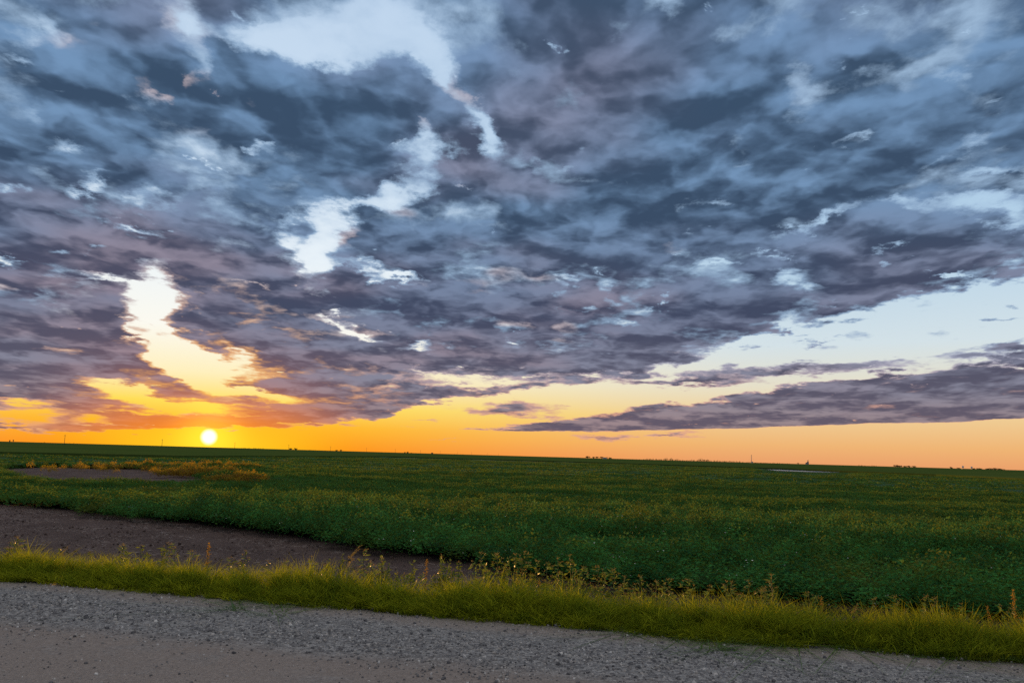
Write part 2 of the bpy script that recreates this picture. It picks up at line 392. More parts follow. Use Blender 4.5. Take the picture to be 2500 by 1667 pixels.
def ground_z(x, y):
    """height of the bare ground: road grade, verge slope, lower field with slow swells"""
    n = x * ndir.x + y * ndir.y
    t = np.clip((n - EDGE - 0.50) / 1.05, 0, 1); t = t * t * (3 - 2 * t)
    d = np.hypot(x, y)
    sw = (fbm(x / 26.0, y / 15.0, 3, 11) - 0.44) * 0.55 * np.clip((n - 13) / 16, 0, 1) * np.clip((420 - d) / 200, 0, 1)
    return FIELD_Z * t + sw + .05 * np.exp(-((n - EDGE - .55) / .3) ** 2)

# crop edge in plan, from the foot of the plants in the photograph
CE = [G(x, y, FIELD_Z) for x, y in ((-900,1085),(0,1160),(300,1192),(588,1230),(756,1259),(868,1279),(980,1295),(1180,1330),(1400,1362),(1863,1408),(2044,1424),(2352,1458),(3000,1518))]
ces = np.array([p.dot(rdir) for p in CE]); cen = np.array([p.dot(ndir) for p in CE]); _o = np.argsort(ces); ces = ces[_o]; cen = cen[_o]
def crop_n(s): return np.interp(s, ces, cen)

# ------------------------------------------------------------------ ground materials
def soil_b(n):
    g = n.n('ShaderNodeNewGeometry').outputs['Position']
    a = n.noise(g, 0.9, 6, 0.6); b = n.noise(g, 26, 5, 0.65); c = n.noise(g, 90, 3, 0.6)
    col = n.ramp(n.m('MULTIPLY_ADD', a, 0.4, n.m('MULTIPLY', b, 0.6)), [(0.3, rgb(.055,.036,.032)), (0.5, rgb(.115,.080,.070)), (0.68, rgb(.19,.14,.125))])
    col = n.mix(n.ss(c, .62, .72), col, rgb(.22,.18,.15))
    return principled(n, col, .95, .1, bump(n, n.m('MULTIPLY_ADD', b, 1.0, n.m('MULTIPLY', c, .4)), 1.0, .05))
M_soil = mat('soil', soil_b)
def far_b(n):
    g = n.n('ShaderNodeNewGeometry').outputs['Position']
    a = n.noise(n.vm('MULTIPLY', g, (1, 1.6, 1)), 0.012, 5, 0.6); b = n.noise(g, .16, 6, .7); c = n.noise(g, 1.6, 4, .7)
    f = n.m('MULTIPLY_ADD', a, .5, n.m('MULTIPLY_ADD', b, .25, n.m('MULTIPLY', c, .25)))
    col = n.ramp(f, [(.34, rgb(.040,.066,.016)), (.5, rgb(.060,.094,.022)), (.62, rgb(.090,.115,.030))])
    return principled(n, col, 1.0, 0.0)
M_far = mat('far_field_green', far_b)
def road_b(n):
    g = n.n('ShaderNodeNewGeometry').outputs['Position']
    nn = n.m('SUBTRACT', n.vm('DOT_PRODUCT', g, tuple(ndir)), EDGE)        # 0 at the verge, negative towards the wheel tracks
    w = n.m('MULTIPLY_ADD', n.m('SUBTRACT', n.noise(g, .8, 4, .6), .5), .7, nn)
    st = n.n('ShaderNodeTexVoronoi'); n.put(st.inputs['Vector'], g); st.inputs['Scale'].default_value = 30
    st2 = n.n('ShaderNodeTexVoronoi'); n.put(st2.inputs['Vector'], g); st2.inputs['Scale'].default_value = 70
    tone = n.sep(st.outputs['Color'])[0]; tone2 = n.sep(st2.outputs['Color'])[1]
    loose = n.ramp(n.m('MULTIPLY_ADD', tone, .6, n.m('MULTIPLY', tone2, .4)), [(.1, rgb(.12,.115,.118)), (.5, rgb(.25,.24,.235)), (.9, rgb(.44,.42,.40))])
    packed = n.ramp(n.noise(g, 38, 6, .7), [(.3, rgb(.19,.155,.135)), (.52, rgb(.275,.228,.200)), (.7, rgb(.37,.315,.28))])
    fine = n.noise(g, 160, 3, .6)
    packed = n.mix(n.ss(fine, .6, .72), packed, rgb(.36,.33,.31))
    # bands across the road: brown shoulder, grey loose windrow, packed brown track
    m1 = n.ss(w, -.55, -.20); m2 = n.ss(w, -2.05, -1.55)
    lo = n.m('MULTIPLY', m2, n.m('SUBTRACT', 1.0, n.m('MULTIPLY', m1, .75)))
    lo = n.m('MAXIMUM', lo, n.m('MULTIPLY', n.ss(n.noise(g, .9, 6, .7), .50, .72), .6))
    col = n.mix(lo, packed, loose)
    h = n.m('MULTIPLY_ADD', n.m('SUBTRACT', 1.0, st.outputs['Distance']), n.m('MULTIPLY_ADD', lo, 1.2, .25), n.m('MULTIPLY', fine, .35))
    return principled(n, col, .92, .25, bump(n, h, 1.0, .022))
M_road = mat('road_gravel', road_b)

# ------------------------------------------------------------------ ground sheets
def sheet(name, ss, ns, zf, m, kind='structure', sm=True):
    S, Nn = np.meshgrid(ss, ns, indexing='xy')
    X = S * rdir.x + Nn * ndir.x; Y = S * rdir.y + Nn * ndir.y
    V = np.stack([X, Y, zf(X, Y, S, Nn)], -1).reshape(-1, 3); w = len(ss); h = len(ns)
    i = np.arange((h - 1) * w).reshape(h - 1, w)[:, :-1].ravel()
    F = np.stack([i, i + 1, i + 1 + w, i + w], 1)
    if rdir.cross(ndir).z < 0: F = F[:, ::-1]
    return link(name, mesh_np(name, V, F, [m], sm), kind=kind)
def spaced(lo, hi, core0, core1, step, growth=1.25):
    core = list(np.arange(core0, core1 + step, step)); a = core[0]; st = step; left = []
    while a > lo: st *= growth; a -= st; left.append(max(a, lo))
    b = core[-1]; st = step; right = []
    while b < hi: st *= growth; b += st; right.append(min(b, hi))
    return np.array(left[::-1] + core + right)
# one sheet reaching the horizon; soil near the road, green farmland further off
def near_far_b(n):
    g = n.n('ShaderNodeNewGeometry').outputs['Position']
    return None
ss_ = spaced(-26000, 26000, -90, 90, 1.5, 1.22); ns_ = spaced(-26000, 26000, 7.5, 110, 0.75, 1.22)
def gz(X, Y, S, Nn):
    z = ground_z(X, Y); return z - 0.02
sheet('ground', ss_, ns_, gz, M_soil)

def rz_(X, Y, S, Nn):
    e = EDGE - Nn
    z = 0.006 + 0.030 * np.exp(-((e - 1.3) / .55) ** 2) + 0.02 * (fbm(S * 1.1, Nn * 2.2, 4, 3) - .45)
    z = np.where(e < 0.0, z + (e) * 0.10, z)
    return z
sheet('gravel_road', spaced(-900, 900, -22, 22, 0.16, 1.15), np.arange(EDGE - 12, EDGE + 0.36, 0.07), rz_, M_road)

# ------------------------------------------------------------------ scatter as ONE object (geometry nodes instancing small source meshes)
def scatter(name, pts, rots, scs, ids, sources, label, cat=None, kind='stuff'):
    me = bpy.data.meshes.new(name); me.vertices.add(len(pts)); me.vertices.foreach_set('co', np.asarray(pts, np.float32).ravel())
    for nm, typ, arr in (('rot', 'FLOAT_VECTOR', rots), ('scl', 'FLOAT_VECTOR', scs), ('vid', 'INT', ids)):
        at = me.attributes.new(nm, typ, 'POINT'); at.data.foreach_set('vector' if typ == 'FLOAT_VECTOR' else 'value', np.asarray(arr, np.float32 if typ != 'INT' else np.int32).ravel())
    me.update(); o = link(name, me, kind=kind, label=label, cat=cat)
    ng = bpy.data.node_groups.new(name, 'GeometryNodeTree')
    ng.interface.new_socket('Geometry', in_out='INPUT', socket_type='NodeSocketGeometry')
    ng.interface.new_socket('Geometry', in_out='OUTPUT', socket_type='NodeSocketGeometry')
    gi = ng.nodes.new('NodeGroupInput'); go = ng.nodes.new('NodeGroupOutput')
    g2i = ng.nodes.new('GeometryNodeGeometryToInstance')
    for sme in reversed(sources):
        so_ = bpy.data.objects.new(sme.name, sme)
        oi = ng.nodes.new('GeometryNodeObjectInfo'); oi.inputs['Object'].default_value = so_; oi.inputs['As Instance'].default_value = True
        ng.links.new(oi.outputs['Geometry'], g2i.inputs[0])
    iop = ng.nodes.new('GeometryNodeInstanceOnPoints'); iop.inputs['Pick Instance'].default_value = True
    def attr(nm, dt):
        a = ng.nodes.new('GeometryNodeInputNamedAttribute'); a.data_type = dt; a.inputs['Name'].default_value = nm
        return [q for q in a.outputs if q.enabled][0]
    ng.links.new(gi.outputs[0], iop.inputs['Points']); ng.links.new(g2i.outputs[0], iop.inputs['Instance'])
    ng.links.new(attr('vid', 'INT'), iop.inputs['Instance Index']); ng.links.new(attr('scl', 'FLOAT_VECTOR'), iop.inputs['Scale'])
    e2r = ng.nodes.new('FunctionNodeEulerToRotation'); ng.links.new(attr('rot', 'FLOAT_VECTOR'), e2r.inputs[0]); ng.links.new(e2r.outputs[0], iop.inputs['Rotation'])
    ng.links.new(iop.outputs[0], go.inputs[0])
    md = o.modifiers.new('scatter', 'NODES'); md.node_group = ng
    return o
def rots_z(n, tilt=0.0):
    r = np.zeros((n, 3)); r[:, 2] = rng.uniform(0, 2 * np.pi, n)
    if tilt: r[:, 0] = rng.normal(0, tilt, n); r[:, 1] = rng.normal(0, tilt, n)
    return r

# ------------------------------------------------------------------ foliage materials (diffuse + light through the leaf + soft sheen)
def leaf(name, c0, c1, trans=0.45, rough=.45, spec=.35, scale=3.0, extra=None):
    def b(n):
        g = n.n('ShaderNodeNewGeometry').outputs['Position']
        f = n.m('MULTIPLY_ADD', n.noise(g, scale, 4, .6), .6, n.m('MULTIPLY', n.noise(g, scale * .22, 3, .5), .4)); oi = n.n('ShaderNodeObjectInfo').outputs['Random']
        f = n.m('MULTIPLY_ADD', n.m('SUBTRACT', oi, .5), .35, f)
        col = n.ramp(f, [(.34, c0), (.64, c1)])
        if extra: col = n.mix(n.ss(n.noise(g, extra[1], 3, .5), extra[2], extra[2] + .12), col, extra[0])
        p = principled(n, col, rough, spec)
        t = n.n('ShaderNodeBsdfTranslucent'); n.put(t.inputs[0], n.mix(.5, col, rgb(.30,.30,.02), 'SCREEN' if False else 'MIX'))
        mx = n.n('ShaderNodeMixShader'); mx.inputs[0].default_value = trans
        n.t.links.new(p, mx.inputs[1]); n.t.links.new(t.outputs[0], mx.inputs[2]); return mx.outputs[0]
    return mat(name, b)
M_pea = leaf('pea_leaf', rgb(.010,.080,.024), rgb(.055,.225,.048), .30, .75, .07, 1.6, (rgb(.14,.17,.03), .22, .58))
M_pea2 = leaf('pea_leaf_far', rgb(.012,.080,.020), rgb(.055,.180,.036), .35, .8, .06, .5, (rgb(.15,.16,.03), .10, .60))
M_grass = leaf('verge_grass', rgb(.12,.20,.012), rgb(.38,.42,.020), .62, .7, .05, 5.0)
M_creep = leaf('creeping_grass', rgb(.05,.12,.02), rgb(.12,.21,.04), .3, .5, .3, 6.0)
M_flower = mat('pea_blossom', lambda n: principled(n, rgb(.80,.80,.78), .6, .2))
M_straw = mat('straw', lambda n: principled(n, n.ramp(n.n('ShaderNodeObjectInfo').outputs['Random'], [(0, rgb(.22,.16,.13)), (1, rgb(.60,.50,.44))]), .7, .2))

# ------------------------------------------------------------------ source meshes
def leaf_cloud(name, n, rad, hgt, size, m, asp=.45, flowers=0, seed=0, up=.3):
    r = np.random.default_rng(seed); V = []; F = []; mi = []
    for i in range(n + flowers):
        fl = i >= n
        a = r.uniform(0, 6.283); q = rad * math.sqrt(r.uniform()); 
        top = hgt * (1 - .35 * (q / rad) ** 2) * r.uniform(.75, 1.08)
        z = top * (r.uniform() ** .26) if not fl else top * r.uniform(.88, 1.02)
        c = Vector((q * math.cos(a), q * math.sin(a), z))
        s = size * r.uniform(.6, 1.3) * (.42 if fl else 1)
        d = Vector((r.normal(), r.normal(), r.normal() * .6 + up)).normalized(); e = d.cross(Vector((r.normal(), r.normal(), r.normal()))).normalized()
        b = len(V); w = s * (asp if not fl else .8)
        for p in (c - d * s * .5, c + e * w * .5, c + d * s * .5, c - e * w * .5): V.append(tuple(p))
        F.append((b, b + 1, b + 2, b + 3)); mi.append(1 if fl else 0)
    return mesh_np(name, V, F, [m, M_flower], False, mi)
def blades(name, n, rad, hgt, m, width=.005, seed=0, lean=.35, wind=(0, 0), seg=3):
    r = np.random.default_rng(seed); V = []; F = []
    for i in range(n):
        a = r.uniform(0, 6.283); q = rad * math.sqrt(r.uniform()); h = hgt * r.uniform(.55, 1.12)
        l = Vector((r.normal() * lean + wind[0], r.normal() * lean + wind[1], 0)) * h
        sd_ = Vector((math.cos(a + r.uniform(0, 6)), math.sin(a + r.uniform(0, 6)), 0)).normalized() * width * r.uniform(.6, 1.4) * .5
        b = len(V)
        for k in range(seg + 1):
            t = k / seg; c = Vector((q * math.cos(a), q * math.sin(a), h * (t - .22 * t * t * l.length / max(h, .01)))) + l * t * t
            w = sd_ * (1 - t ** 1.5) if k < seg else sd_ * 0.04
            V.append(tuple(c - w)); V.append(tuple(c + w))
            if k: F.append((b + 2 * k - 2, b + 2 * k - 1, b + 2 * k + 1, b + 2 * k))
    return mesh_np(name, V, F, [m])

# ------------------------------------------------------------------ pea field
def in_view(x, y, marg=6.0, half=41.0):
    a = np.abs(np.degrees(np.arctan2(x, y + marg))); return (a < half) & (y > 0)
# bare patch in the field on the left, and pond on the right
BP = [G(x, y, FIELD_Z) for x, y in ((20,1076),(60,1074),(130,1072),(210,1076),(330,1077),(380,1086),(450,1094),(470,1112),(380,1118),(330,1119),(210,1117),(120,1113),(60,1103),(0,1092),(-10,1082))]
PD = [G(x, y, FIELD_Z) for x, y in ((1760,1079.4),(1830,1079.9),(1900,1082),(1950,1084.0),(1925,1086.4),(1850,1085.0),(1785,1082.4))]
def inpoly(x, y, poly):
    ins = np.zeros(x.shape, bool); n = len(poly)
    for i in range(n):
        a = poly[i]; b = poly[(i + 1) % n]
        c = ((a.y > y) != (b.y > y)) & (x < (b.x - a.x) * (y - a.y) / (b.y - a.y + 1e-12) + a.x); ins ^= c
    return ins
WET = [G(x, y, FIELD_Z) for x, y in ((1735,1078.9),(1830,1079.2),(1960,1083),(1990,1089),(1920,1098),(1740,1094))]
def crop_mask(x, y):
    s = x * rdir.x + y * rdir.y; n = x * ndir.x + y * ndir.y
    ragged = (vnoise(s * .7, s * 0 + 3.3, 5) - .5) * .5
    return (n > crop_n(s) + ragged) & ~inpoly(x, y, BP) & ~inpoly(x, y, PD)
def ring(d0, d1, dens):
    R1 = d1; N0 = int(4 * R1 * R1 * dens)
    x = rng.uniform(-R1, R1, N0 // 2); y = rng.uniform(0, R1, N0 // 2); d = np.hypot(x, y)
    k = (d >= d0) & (d < d1) & in_view(x, y); x = x[k]; y = y[k]
    k = crop_mask(x, y); return x[k], y[k]
RIDGE = []
for (x0, y0, x1, y1, wd, am) in ((190,1063,580,1070,1.6,.30),(390,1071,520,1077,.9,.28),(505,1087,585,1093,.9,.30),(1000,1140,1500,1165,1.3,.10),(1150,1185,2350,1255,1.6,.16),(700,1150,1150,1190,1.4,.12)):
    a_ = G(x0, y0, FIELD_Z + .55); b_ = G(x1, y1, FIELD_Z + .55); RIDGE.append((a_.x, a_.y, b_.x, b_.y, wd, am))
def canopy_h(x, y):
    s = x * rdir.x + y * rdir.y; n = x * ndir.x + y * ndir.y
    h = .50 + .42 * (fbm(s / 9.0, n / 3.0, 3, 21) - .44) + .42 * (fbm(s / 1.8, n / 1.1, 2, 31) - .4)
    for (ax, ay, bx, by, wd, am) in RIDGE:
        t = np.clip(((x - ax) * (bx - ax) + (y - ay) * (by - ay)) / ((bx - ax) ** 2 + (by - ay) ** 2), 0, 1)
        dd = np.hypot(x - ax - t * (bx - ax), y - ay - t * (by - ay)); h = h + am * np.exp(-(dd / wd) ** 2) * (.6 + .8 * vnoise(x * 1.3, y * 1.3, 77))
    return h * np.where(inpoly(x, y, WET), .15, 1.0)
near_src = [leaf_cloud('pea_plant_%s' % w, 120, .28, 1.0, .074, M_pea, .5, 2 if w == 'a' else 0, 40 + i) for i, w in enumerate('abcd')]
mid_src = [leaf_cloud('pea_clump_%s' % w, 110, .55, 1.0, .115, M_pea2, .5, 0, 60 + i) for i, w in enumerate('abc')]
far_src = [leaf_cloud('pea_mass_%s' % w, 90, 1.5, 1.0, .30, M_pea2, .5, 0, 80 + i) for i, w in enumerate('abc')]
def field(name, d0, d1, dens, src, hsc, wsc, vary):
    x, y = ring(d0, d1, dens); h = canopy_h(x, y) * hsc; z = ground_z(x, y)
    h = h * np.clip(rng.normal(1, vary, len(x)), .62, 1.4)
    sc = np.stack([wsc * rng.uniform(.8, 1.25, len(x)), wsc * rng.uniform(.8, 1.25, len(x)), h], 1)
    print(name, len(x))
    return np.stack([x, y, z], 1), rots_z(len(x), .06), sc, rng.integers(0, len(src), len(x))
P1 = field('pea_crop', 0, 30, 17, near_src, 1.16, 1.0, .24)
P2_ = field('pea_crop', 28, 80, 4.2, mid_src, 1.0, 1.0, .06)
P3_ = field('pea_crop', 76, 260, .55, far_src, .95, 1.0, .05)
allp = [np.concatenate([a[0] for a in (P1, P2_, P3_)]), np.concatenate([a[1] for a in (P1, P2_, P3_)]), np.concatenate([a[2] for a in (P1, P2_, P3_)]),
        np.concatenate([P1[3], P2_[3] + 4, P3_[3] + 7])]
scatter('pea_crop', allp[0], allp[1], allp[2], allp[3], near_src + mid_src + far_src,
        'dense dark green pea crop with small white flowers covering the field beyond the grass verge', 'crop')

# tall crop tips below the sun, its backlit orange glow painted into the leaf colour
M_glowtint = leaf('glow_tinted_leaf', rgb(.18,.075,.012), rgb(.44,.17,.02), .75, .5, .3, .8)
glow_src = [leaf_cloud('glow_tinted_tip_%s' % w, 130, .34, 1.0, .10, M_glowtint, .45, 0, 90 + i) for i, w in enumerate('ab')]
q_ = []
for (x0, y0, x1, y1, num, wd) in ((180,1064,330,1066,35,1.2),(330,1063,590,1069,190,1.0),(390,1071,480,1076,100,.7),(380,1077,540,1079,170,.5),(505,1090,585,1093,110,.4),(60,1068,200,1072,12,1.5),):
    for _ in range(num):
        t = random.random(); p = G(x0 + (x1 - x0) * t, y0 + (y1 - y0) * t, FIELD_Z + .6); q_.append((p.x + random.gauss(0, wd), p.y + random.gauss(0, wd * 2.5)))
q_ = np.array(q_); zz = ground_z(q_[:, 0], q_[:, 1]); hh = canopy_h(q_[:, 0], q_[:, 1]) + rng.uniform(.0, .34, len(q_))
scatter('glow_tinted_tips', np.stack([q_[:, 0], q_[:, 1], zz], 1), rots_z(len(q_), .1), np.stack([np.ones(len(q_)) * .9, np.ones(len(q_)) * .9, hh], 1), rng.integers(0, 2, len(q_)), glow_src,
        'crop tips in the field below the sun, its orange glow painted into them', 'crop')

# closed canopy under the leaves: keeps the rows from showing bare earth between the plants
def can_b(n):
    g = n.n('ShaderNodeNewGeometry').outputs['Position']
    a = n.noise(g, .35, 5, .65); b = n.noise(g, 7, 5, .7); c = n.noise(n.vm('MULTIPLY', g, (1, .7, 1)), .03, 4, .6)
    col = n.ramp(n.m('MULTIPLY_ADD', a, .5, n.m('MULTIPLY', b, .5)), [(.35, rgb(.014,.050,.016)), (.5, rgb(.028,.090,.024)), (.66, rgb(.060,.130,.034))])
    col = n.mix(n.ss(c, .5, .66), col, n.mix(.5, col, rgb(.10,.12,.03)))
    return principled(n, col, .85, .15, bump(n, n.m('MULTIPLY_ADD', a, 1.0, b), 1.0, .22))
M_can = mat('crop_canopy', can_b)
def canopy(name, d0, d1, h, m):
    # polar sheet following the crop area
    rr = [d0]
    while rr[-1] < d1: rr.append(rr[-1] * 1.02 + .15)
    rr = np.array(rr); th = np.radians(np.arange(-62, 62.01, .5))
    T, Rr = np.meshgrid(th, rr); X = Rr * np.sin(T); Y = Rr * np.cos(T)
    Z = ground_z(X, Y) + canopy_h(X, Y) * np.clip(h + (Rr - 40) / 200, h, .75)
    V = np.stack([X, Y, Z], -1).reshape(-1, 3); w = len(th); hh = len(rr)
    i = np.arange((hh - 1) * w).reshape(hh - 1, w)[:, :-1].ravel(); F = np.stack([i, i + 1, i + 1 + w, i + w], 1)
    cx = V[F].mean(1); s = cx[:, 0] * rdir.x + cx[:, 1] * rdir.y; n = cx[:, 0] * ndir.x + cx[:, 1] * ndir.y
    keep = (n > crop_n(s) + .9) & ~inpoly(cx[:, 0], cx[:, 1], BPX) & ~inpoly(cx[:, 0], cx[:, 1], PDX)
    return link(name, mesh_np(name, V, F[keep][:, ::-1], [m], True), kind='structure')
def grow(poly, k):
    c = sum((p for p in poly), Vector()) / len(poly); return [c + (p - c) * k for p in poly]
BPX = grow(BP, 1.06); PDX = grow(PD, 1.1)
canopy('crop_field', 12, 520, .48, M_can)

# ------------------------------------------------------------------ distant fields: slabs of standing crop with real edges
def poly_slab(name, pix, z0, z1, m, base=FIELD_Z):
    pts = [G(x, y, z1 + base) for x, y in pix]; g = Geo(); n = len(pts)
    g.v = [(p.x, p.y, base + z0) for p in pts] + [(p.x, p.y, base + z1) for p in pts]
    g.f = [tuple(range(n, 2 * n)), tuple(reversed(range(n)))] + [(i, (i + 1) % n, n + (i + 1) % n, n + i) for i in range(n)]
    me = g.mesh(name, m); bm = bmesh.new(); bm.from_mesh(me); bmesh.ops.recalc_face_normals(bm, faces=bm.faces); bm.to_mesh(me); bm.free()
    return link(name, me, kind='structure')
def hor(x): return 1046.0 + (x - 1176) * math.tan(ROLL)
# pale far field behind a darker headland line
poly_slab('far_field', [(-700, hor(-700) + 22), (0, hor(0) + 24), (420, hor(420) + 21), (900, hor(900) + 9), (1400, hor(1400) + 9.5), (1800, hor(1800) + 11), (2150, hor(2150) + 15), (2352, hor(2352) + 19), (3000, hor(3000) + 27),
                        (3000, hor(3000) + .25), (1176, hor(1176) + .25), (-700, hor(-700) + .25)], -.3, .75, M_far)

# bare soil patch and pond
def flat_poly(name, pts, z, m, kind='structure'):
    g = Geo(); g.v = [(p.x, p.y, z) for p in pts]; g.f = [tuple(range(len(pts)))]
    me = g.mesh(name, m); bm = bmesh.new(); bm.from_mesh(me)
    for f in bm.faces:
        if f.normal.z < 0: f.normal_flip()
    bm.to_mesh(me); bm.free(); return link(name, me, kind=kind)
M_water = mat('pond_water', lambda n: principled(n, rgb(.02,.03,.035), .22, .5, bump(n, n.noise(n.n('ShaderNodeNewGeometry').outputs['Position'], 1.5, 3), .15, .02)))
g = Geo(); m_ = len(PD); g.v = [(p.x, p.y, FIELD_Z - .3) for p in PD] + [(p.x, p.y, FIELD_Z + .25) for p in PD]
g.f = [tuple(range(m_, 2 * m_)), tuple(reversed(range(m_)))] + [(i, (i + 1) % m_, m_ + (i + 1) % m_, m_ + i) for i in range(m_)]
me = g.mesh('pond_water', M_water); bm = bmesh.new(); bm.from_mesh(me); bmesh.ops.recalc_face_normals(bm, faces=bm.faces); bm.to_mesh(me); bm.free(); link('pond_water', me, kind='structure')

# ------------------------------------------------------------------ verge grass
def verge(n_, lo, hi, srange=(-17, 24)):
    s = rng.uniform(srange[0], srange[1], n_); n = EDGE + rng.uniform(lo, hi, n_); return s, n
gr_src = [blades('grass_tuft_%s' % w, 30, .085, 1.0, M_grass, .0095, 100 + i, .20, (.10, .0)) for i, w in enumerate('abcde')]
cr_src = [blades('low_tuft_%s' % w, 26, .10, 1.0, M_creep, .013, 120 + i, .75) for i, w in enumerate('abc')]
s, n = verge(7200, -.02, 1.35)
edge_wob = (fbm(s * .8, s * 0, 3, 9) - .45) * .35
k = n > EDGE + edge_wob + .05; s = s[k]; n = n[k]
x = s * rdir.x + n * ndir.x; y = s * rdir.y + n * ndir.y; z = ground_z(x, y) - .01
q = n - EDGE; t = np.clip(q / .5, 0, 1) * np.where(q > .58, np.clip(1 - (q - .58) / .45, .25, 1), 1); h = (.085 + .225 * t) * (.62 + .85 * fbm(s * 1.6, n * 2, 3, 14)) * rng.uniform(.8, 1.25, len(s)) 
sc = np.stack([np.ones_like(h), np.ones_like(h), h], 1); sc[:, :2] *= rng.uniform(.8, 1.3, (len(h), 1))
scatter('verge_grass', np.stack([x, y, z], 1), rots_z(len(h), .08), sc, rng.integers(0, 5, len(h)), gr_src,
        'strip of tall yellow green grass between the gravel road and the field', 'grass')
s, n = verge(2600, -.55, .35); m_ = fbm(s * .55, n * 1.4, 4, 17); k = (rng.uniform(0, 1, len(s)) < np.where(s > 2, .10, .30)) & (m_ > .52 + np.clip((EDGE - n) / .5, 0, 1) * .10); s = s[k]; n = n[k]
x = s * rdir.x + n * ndir.x; y = s * rdir.y + n * ndir.y; h = rng.uniform(.04, .10, len(s))
scatter('creeping_grass', np.stack([x, y, np.full(len(s), .0)], 1), rots_z(len(s)), np.stack([np.ones_like(h), np.ones_like(h), h], 1), rng.integers(0, 3, len(s)), cr_src,
        'low dark green grass creeping out over the gravel shoulder in front of the tall verge', 'grass')

# ------------------------------------------------------------------ loose stones
def stone_src(name, seed, m):
    bm = bmesh.new(); bmesh.ops.create_icosphere(bm, subdivisions=1, radius=1.0); r = random.Random(seed)
    sx, sy, sz = r.uniform(.8, 1.2), r.uniform(.6, 1.0), r.uniform(.45, .75)
    for v in bm.verts: v.co = Vector((v.co.x * sx, v.co.y * sy, v.co.z * sz)) * r.uniform(.78, 1.15)
    me = bpy.data.meshes.new(name); bm.to_mesh(me); bm.free(); me.materials.append(m); return me
def stone_b(n):
    r = n.n('ShaderNodeObjectInfo').outputs['Random']
    col = n.ramp(r, [(0, rgb(.085,.082,.085)), (.35, rgb(.18,.17,.168)), (.6, rgb(.27,.25,.235)), (.82, rgb(.37,.335,.30)), (.95, rgb(.50,.47,.44)), (1, rgb(.62,.59,.55))])
    return principled(n, n.mix(.5, col, n.noise(n.n('ShaderNodeNewGeometry').outputs['Position'], 60, 3), 'SOFT_LIGHT'), .8, .3)
M_stone = mat('crushed_stone', stone_b)
st_src = [stone_src('stone_%s' % w, 5 + i, M_stone) for i, w in enumerate('abcdef')]
NS = 100000
s = rng.uniform(-14, 17, NS); e = rng.uniform(-.15, 5.2, NS)
ee = e + (fbm(s * .5, e * .8, 3, 41) - .45) * 1.1
w = .30 + 1.0 * np.exp(-((ee - 1.25) / .55) ** 2) + .10 * np.exp(-((ee - .1) / .2) ** 2)
w = np.where(ee > 2.0, w * .45, w) * (.55 + .9 * fbm(s * 2.5, e * 2.5, 3, 43))
k = rng.uniform(0, 1, NS) < w; s = s[k]; e = e[k]; n = EDGE - e
x = s * rdir.x + n * ndir.x; y = s * rdir.y + n * ndir.y
z = 0.004 + 0.030 * np.exp(-((e - 1.3) / .55) ** 2) + 0.02 * (fbm(s * 1.1, n * 2.2, 4, 3) - .45) + .003
r_ = np.clip(rng.lognormal(math.log(.0098), .42, len(s)), .0045, .028) * np.where(e > 2.2, .75, 1.0)
scatter('loose_gravel', np.stack([x, y, z], 1), rng.uniform(0, 6.28, (len(s), 3)), np.repeat(r_[:, None], 3, 1), rng.integers(0, 6, len(s)), st_src,
        'loose grey crushed stones scattered over the gravel road and its windrow', 'gravel')
print('stones', len(s))

# ------------------------------------------------------------------ straw on the bare soil
def straw_src(name, seed):
    r = random.Random(seed); g = Geo(); p = [Vector((0, 0, 0))]; d = Vector((1, r.uniform(-.2, .2), r.uniform(0, .12)))
    for i in range(3): p.append(p[-1] + d * .33); d = (d + Vector((0, r.uniform(-.25, .25), r.uniform(-.08, .08)))).normalized()
    g.tube(p, [.018, .016, .015, .008], 3); return g.mesh(name, M_straw)
sw_src = [straw_src('straw_%s' % w, i) for i, w in enumerate('abcd')]
NW = 60000
s = rng.uniform(-16, 34, NW); n = EDGE + 1.0 + rng.uniform(0, 1, NW) ** .8 * 26
k = (n < crop_n(s) + .25) & (fbm(s * .6, n * .9, 3, 51) > .36); s = s[k]; n = n[k]
x = s * rdir.x + n * ndir.x; y = s * rdir.y + n * ndir.y; z = ground_z(x, y) + rng.uniform(-.012, .012, len(s))
rt = np.zeros((len(s), 3)); rt[:, 2] = rng.uniform(0, 6.28, len(s)); rt[:, 1] = rng.normal(0, .22, len(s)) - (rng.uniform(0, 1, len(s)) < .06) * 1.0
L = rng.uniform(.05, .15, len(s)); scatter('straw_litter', np.stack([x, y, z], 1), rt, np.repeat(L[:, None], 3, 1), rng.integers(0, 4, len(s)), sw_src,
        'pale straw and stubble lying over the bare brown soil strip beside the crop', 'straw')
print('straw', len(s))
M_clod = mat('soil_clod', lambda n: principled(n, n.ramp(n.n('ShaderNodeObjectInfo').outputs['Random'], [(0, rgb(.05,.033,.028)), (1, rgb(.15,.105,.09))]), 1.0, .05))
cl_src = [stone_src('clod_%s' % w, 50 + i, M_clod) for i, w in enumerate('abcd')]
s = rng.uniform(-16, 34, 30000); n = EDGE + 1.0 + rng.uniform(0, 1, 30000) ** .8 * 26
k = (n < crop_n(s) + .25) & (fbm(s * .9, n * 1.3, 3, 61) > .40); s = s[k]; n = n[k]
x = s * rdir.x + n * ndir.x; y = s * rdir.y + n * ndir.y; r_ = np.clip(rng.lognormal(math.log(.016), .5, len(s)), .006, .05)
scatter('soil_clods', np.stack([x, y, ground_z(x, y) - .02 + r_ * .3], 1), rng.uniform(0, 6.28, (len(s), 3)), np.repeat(r_[:, None], 3, 1), rng.integers(0, 4, len(s)), cl_src,
        'loose brown clods of earth lying on the bare soil strip', 'soil clods')

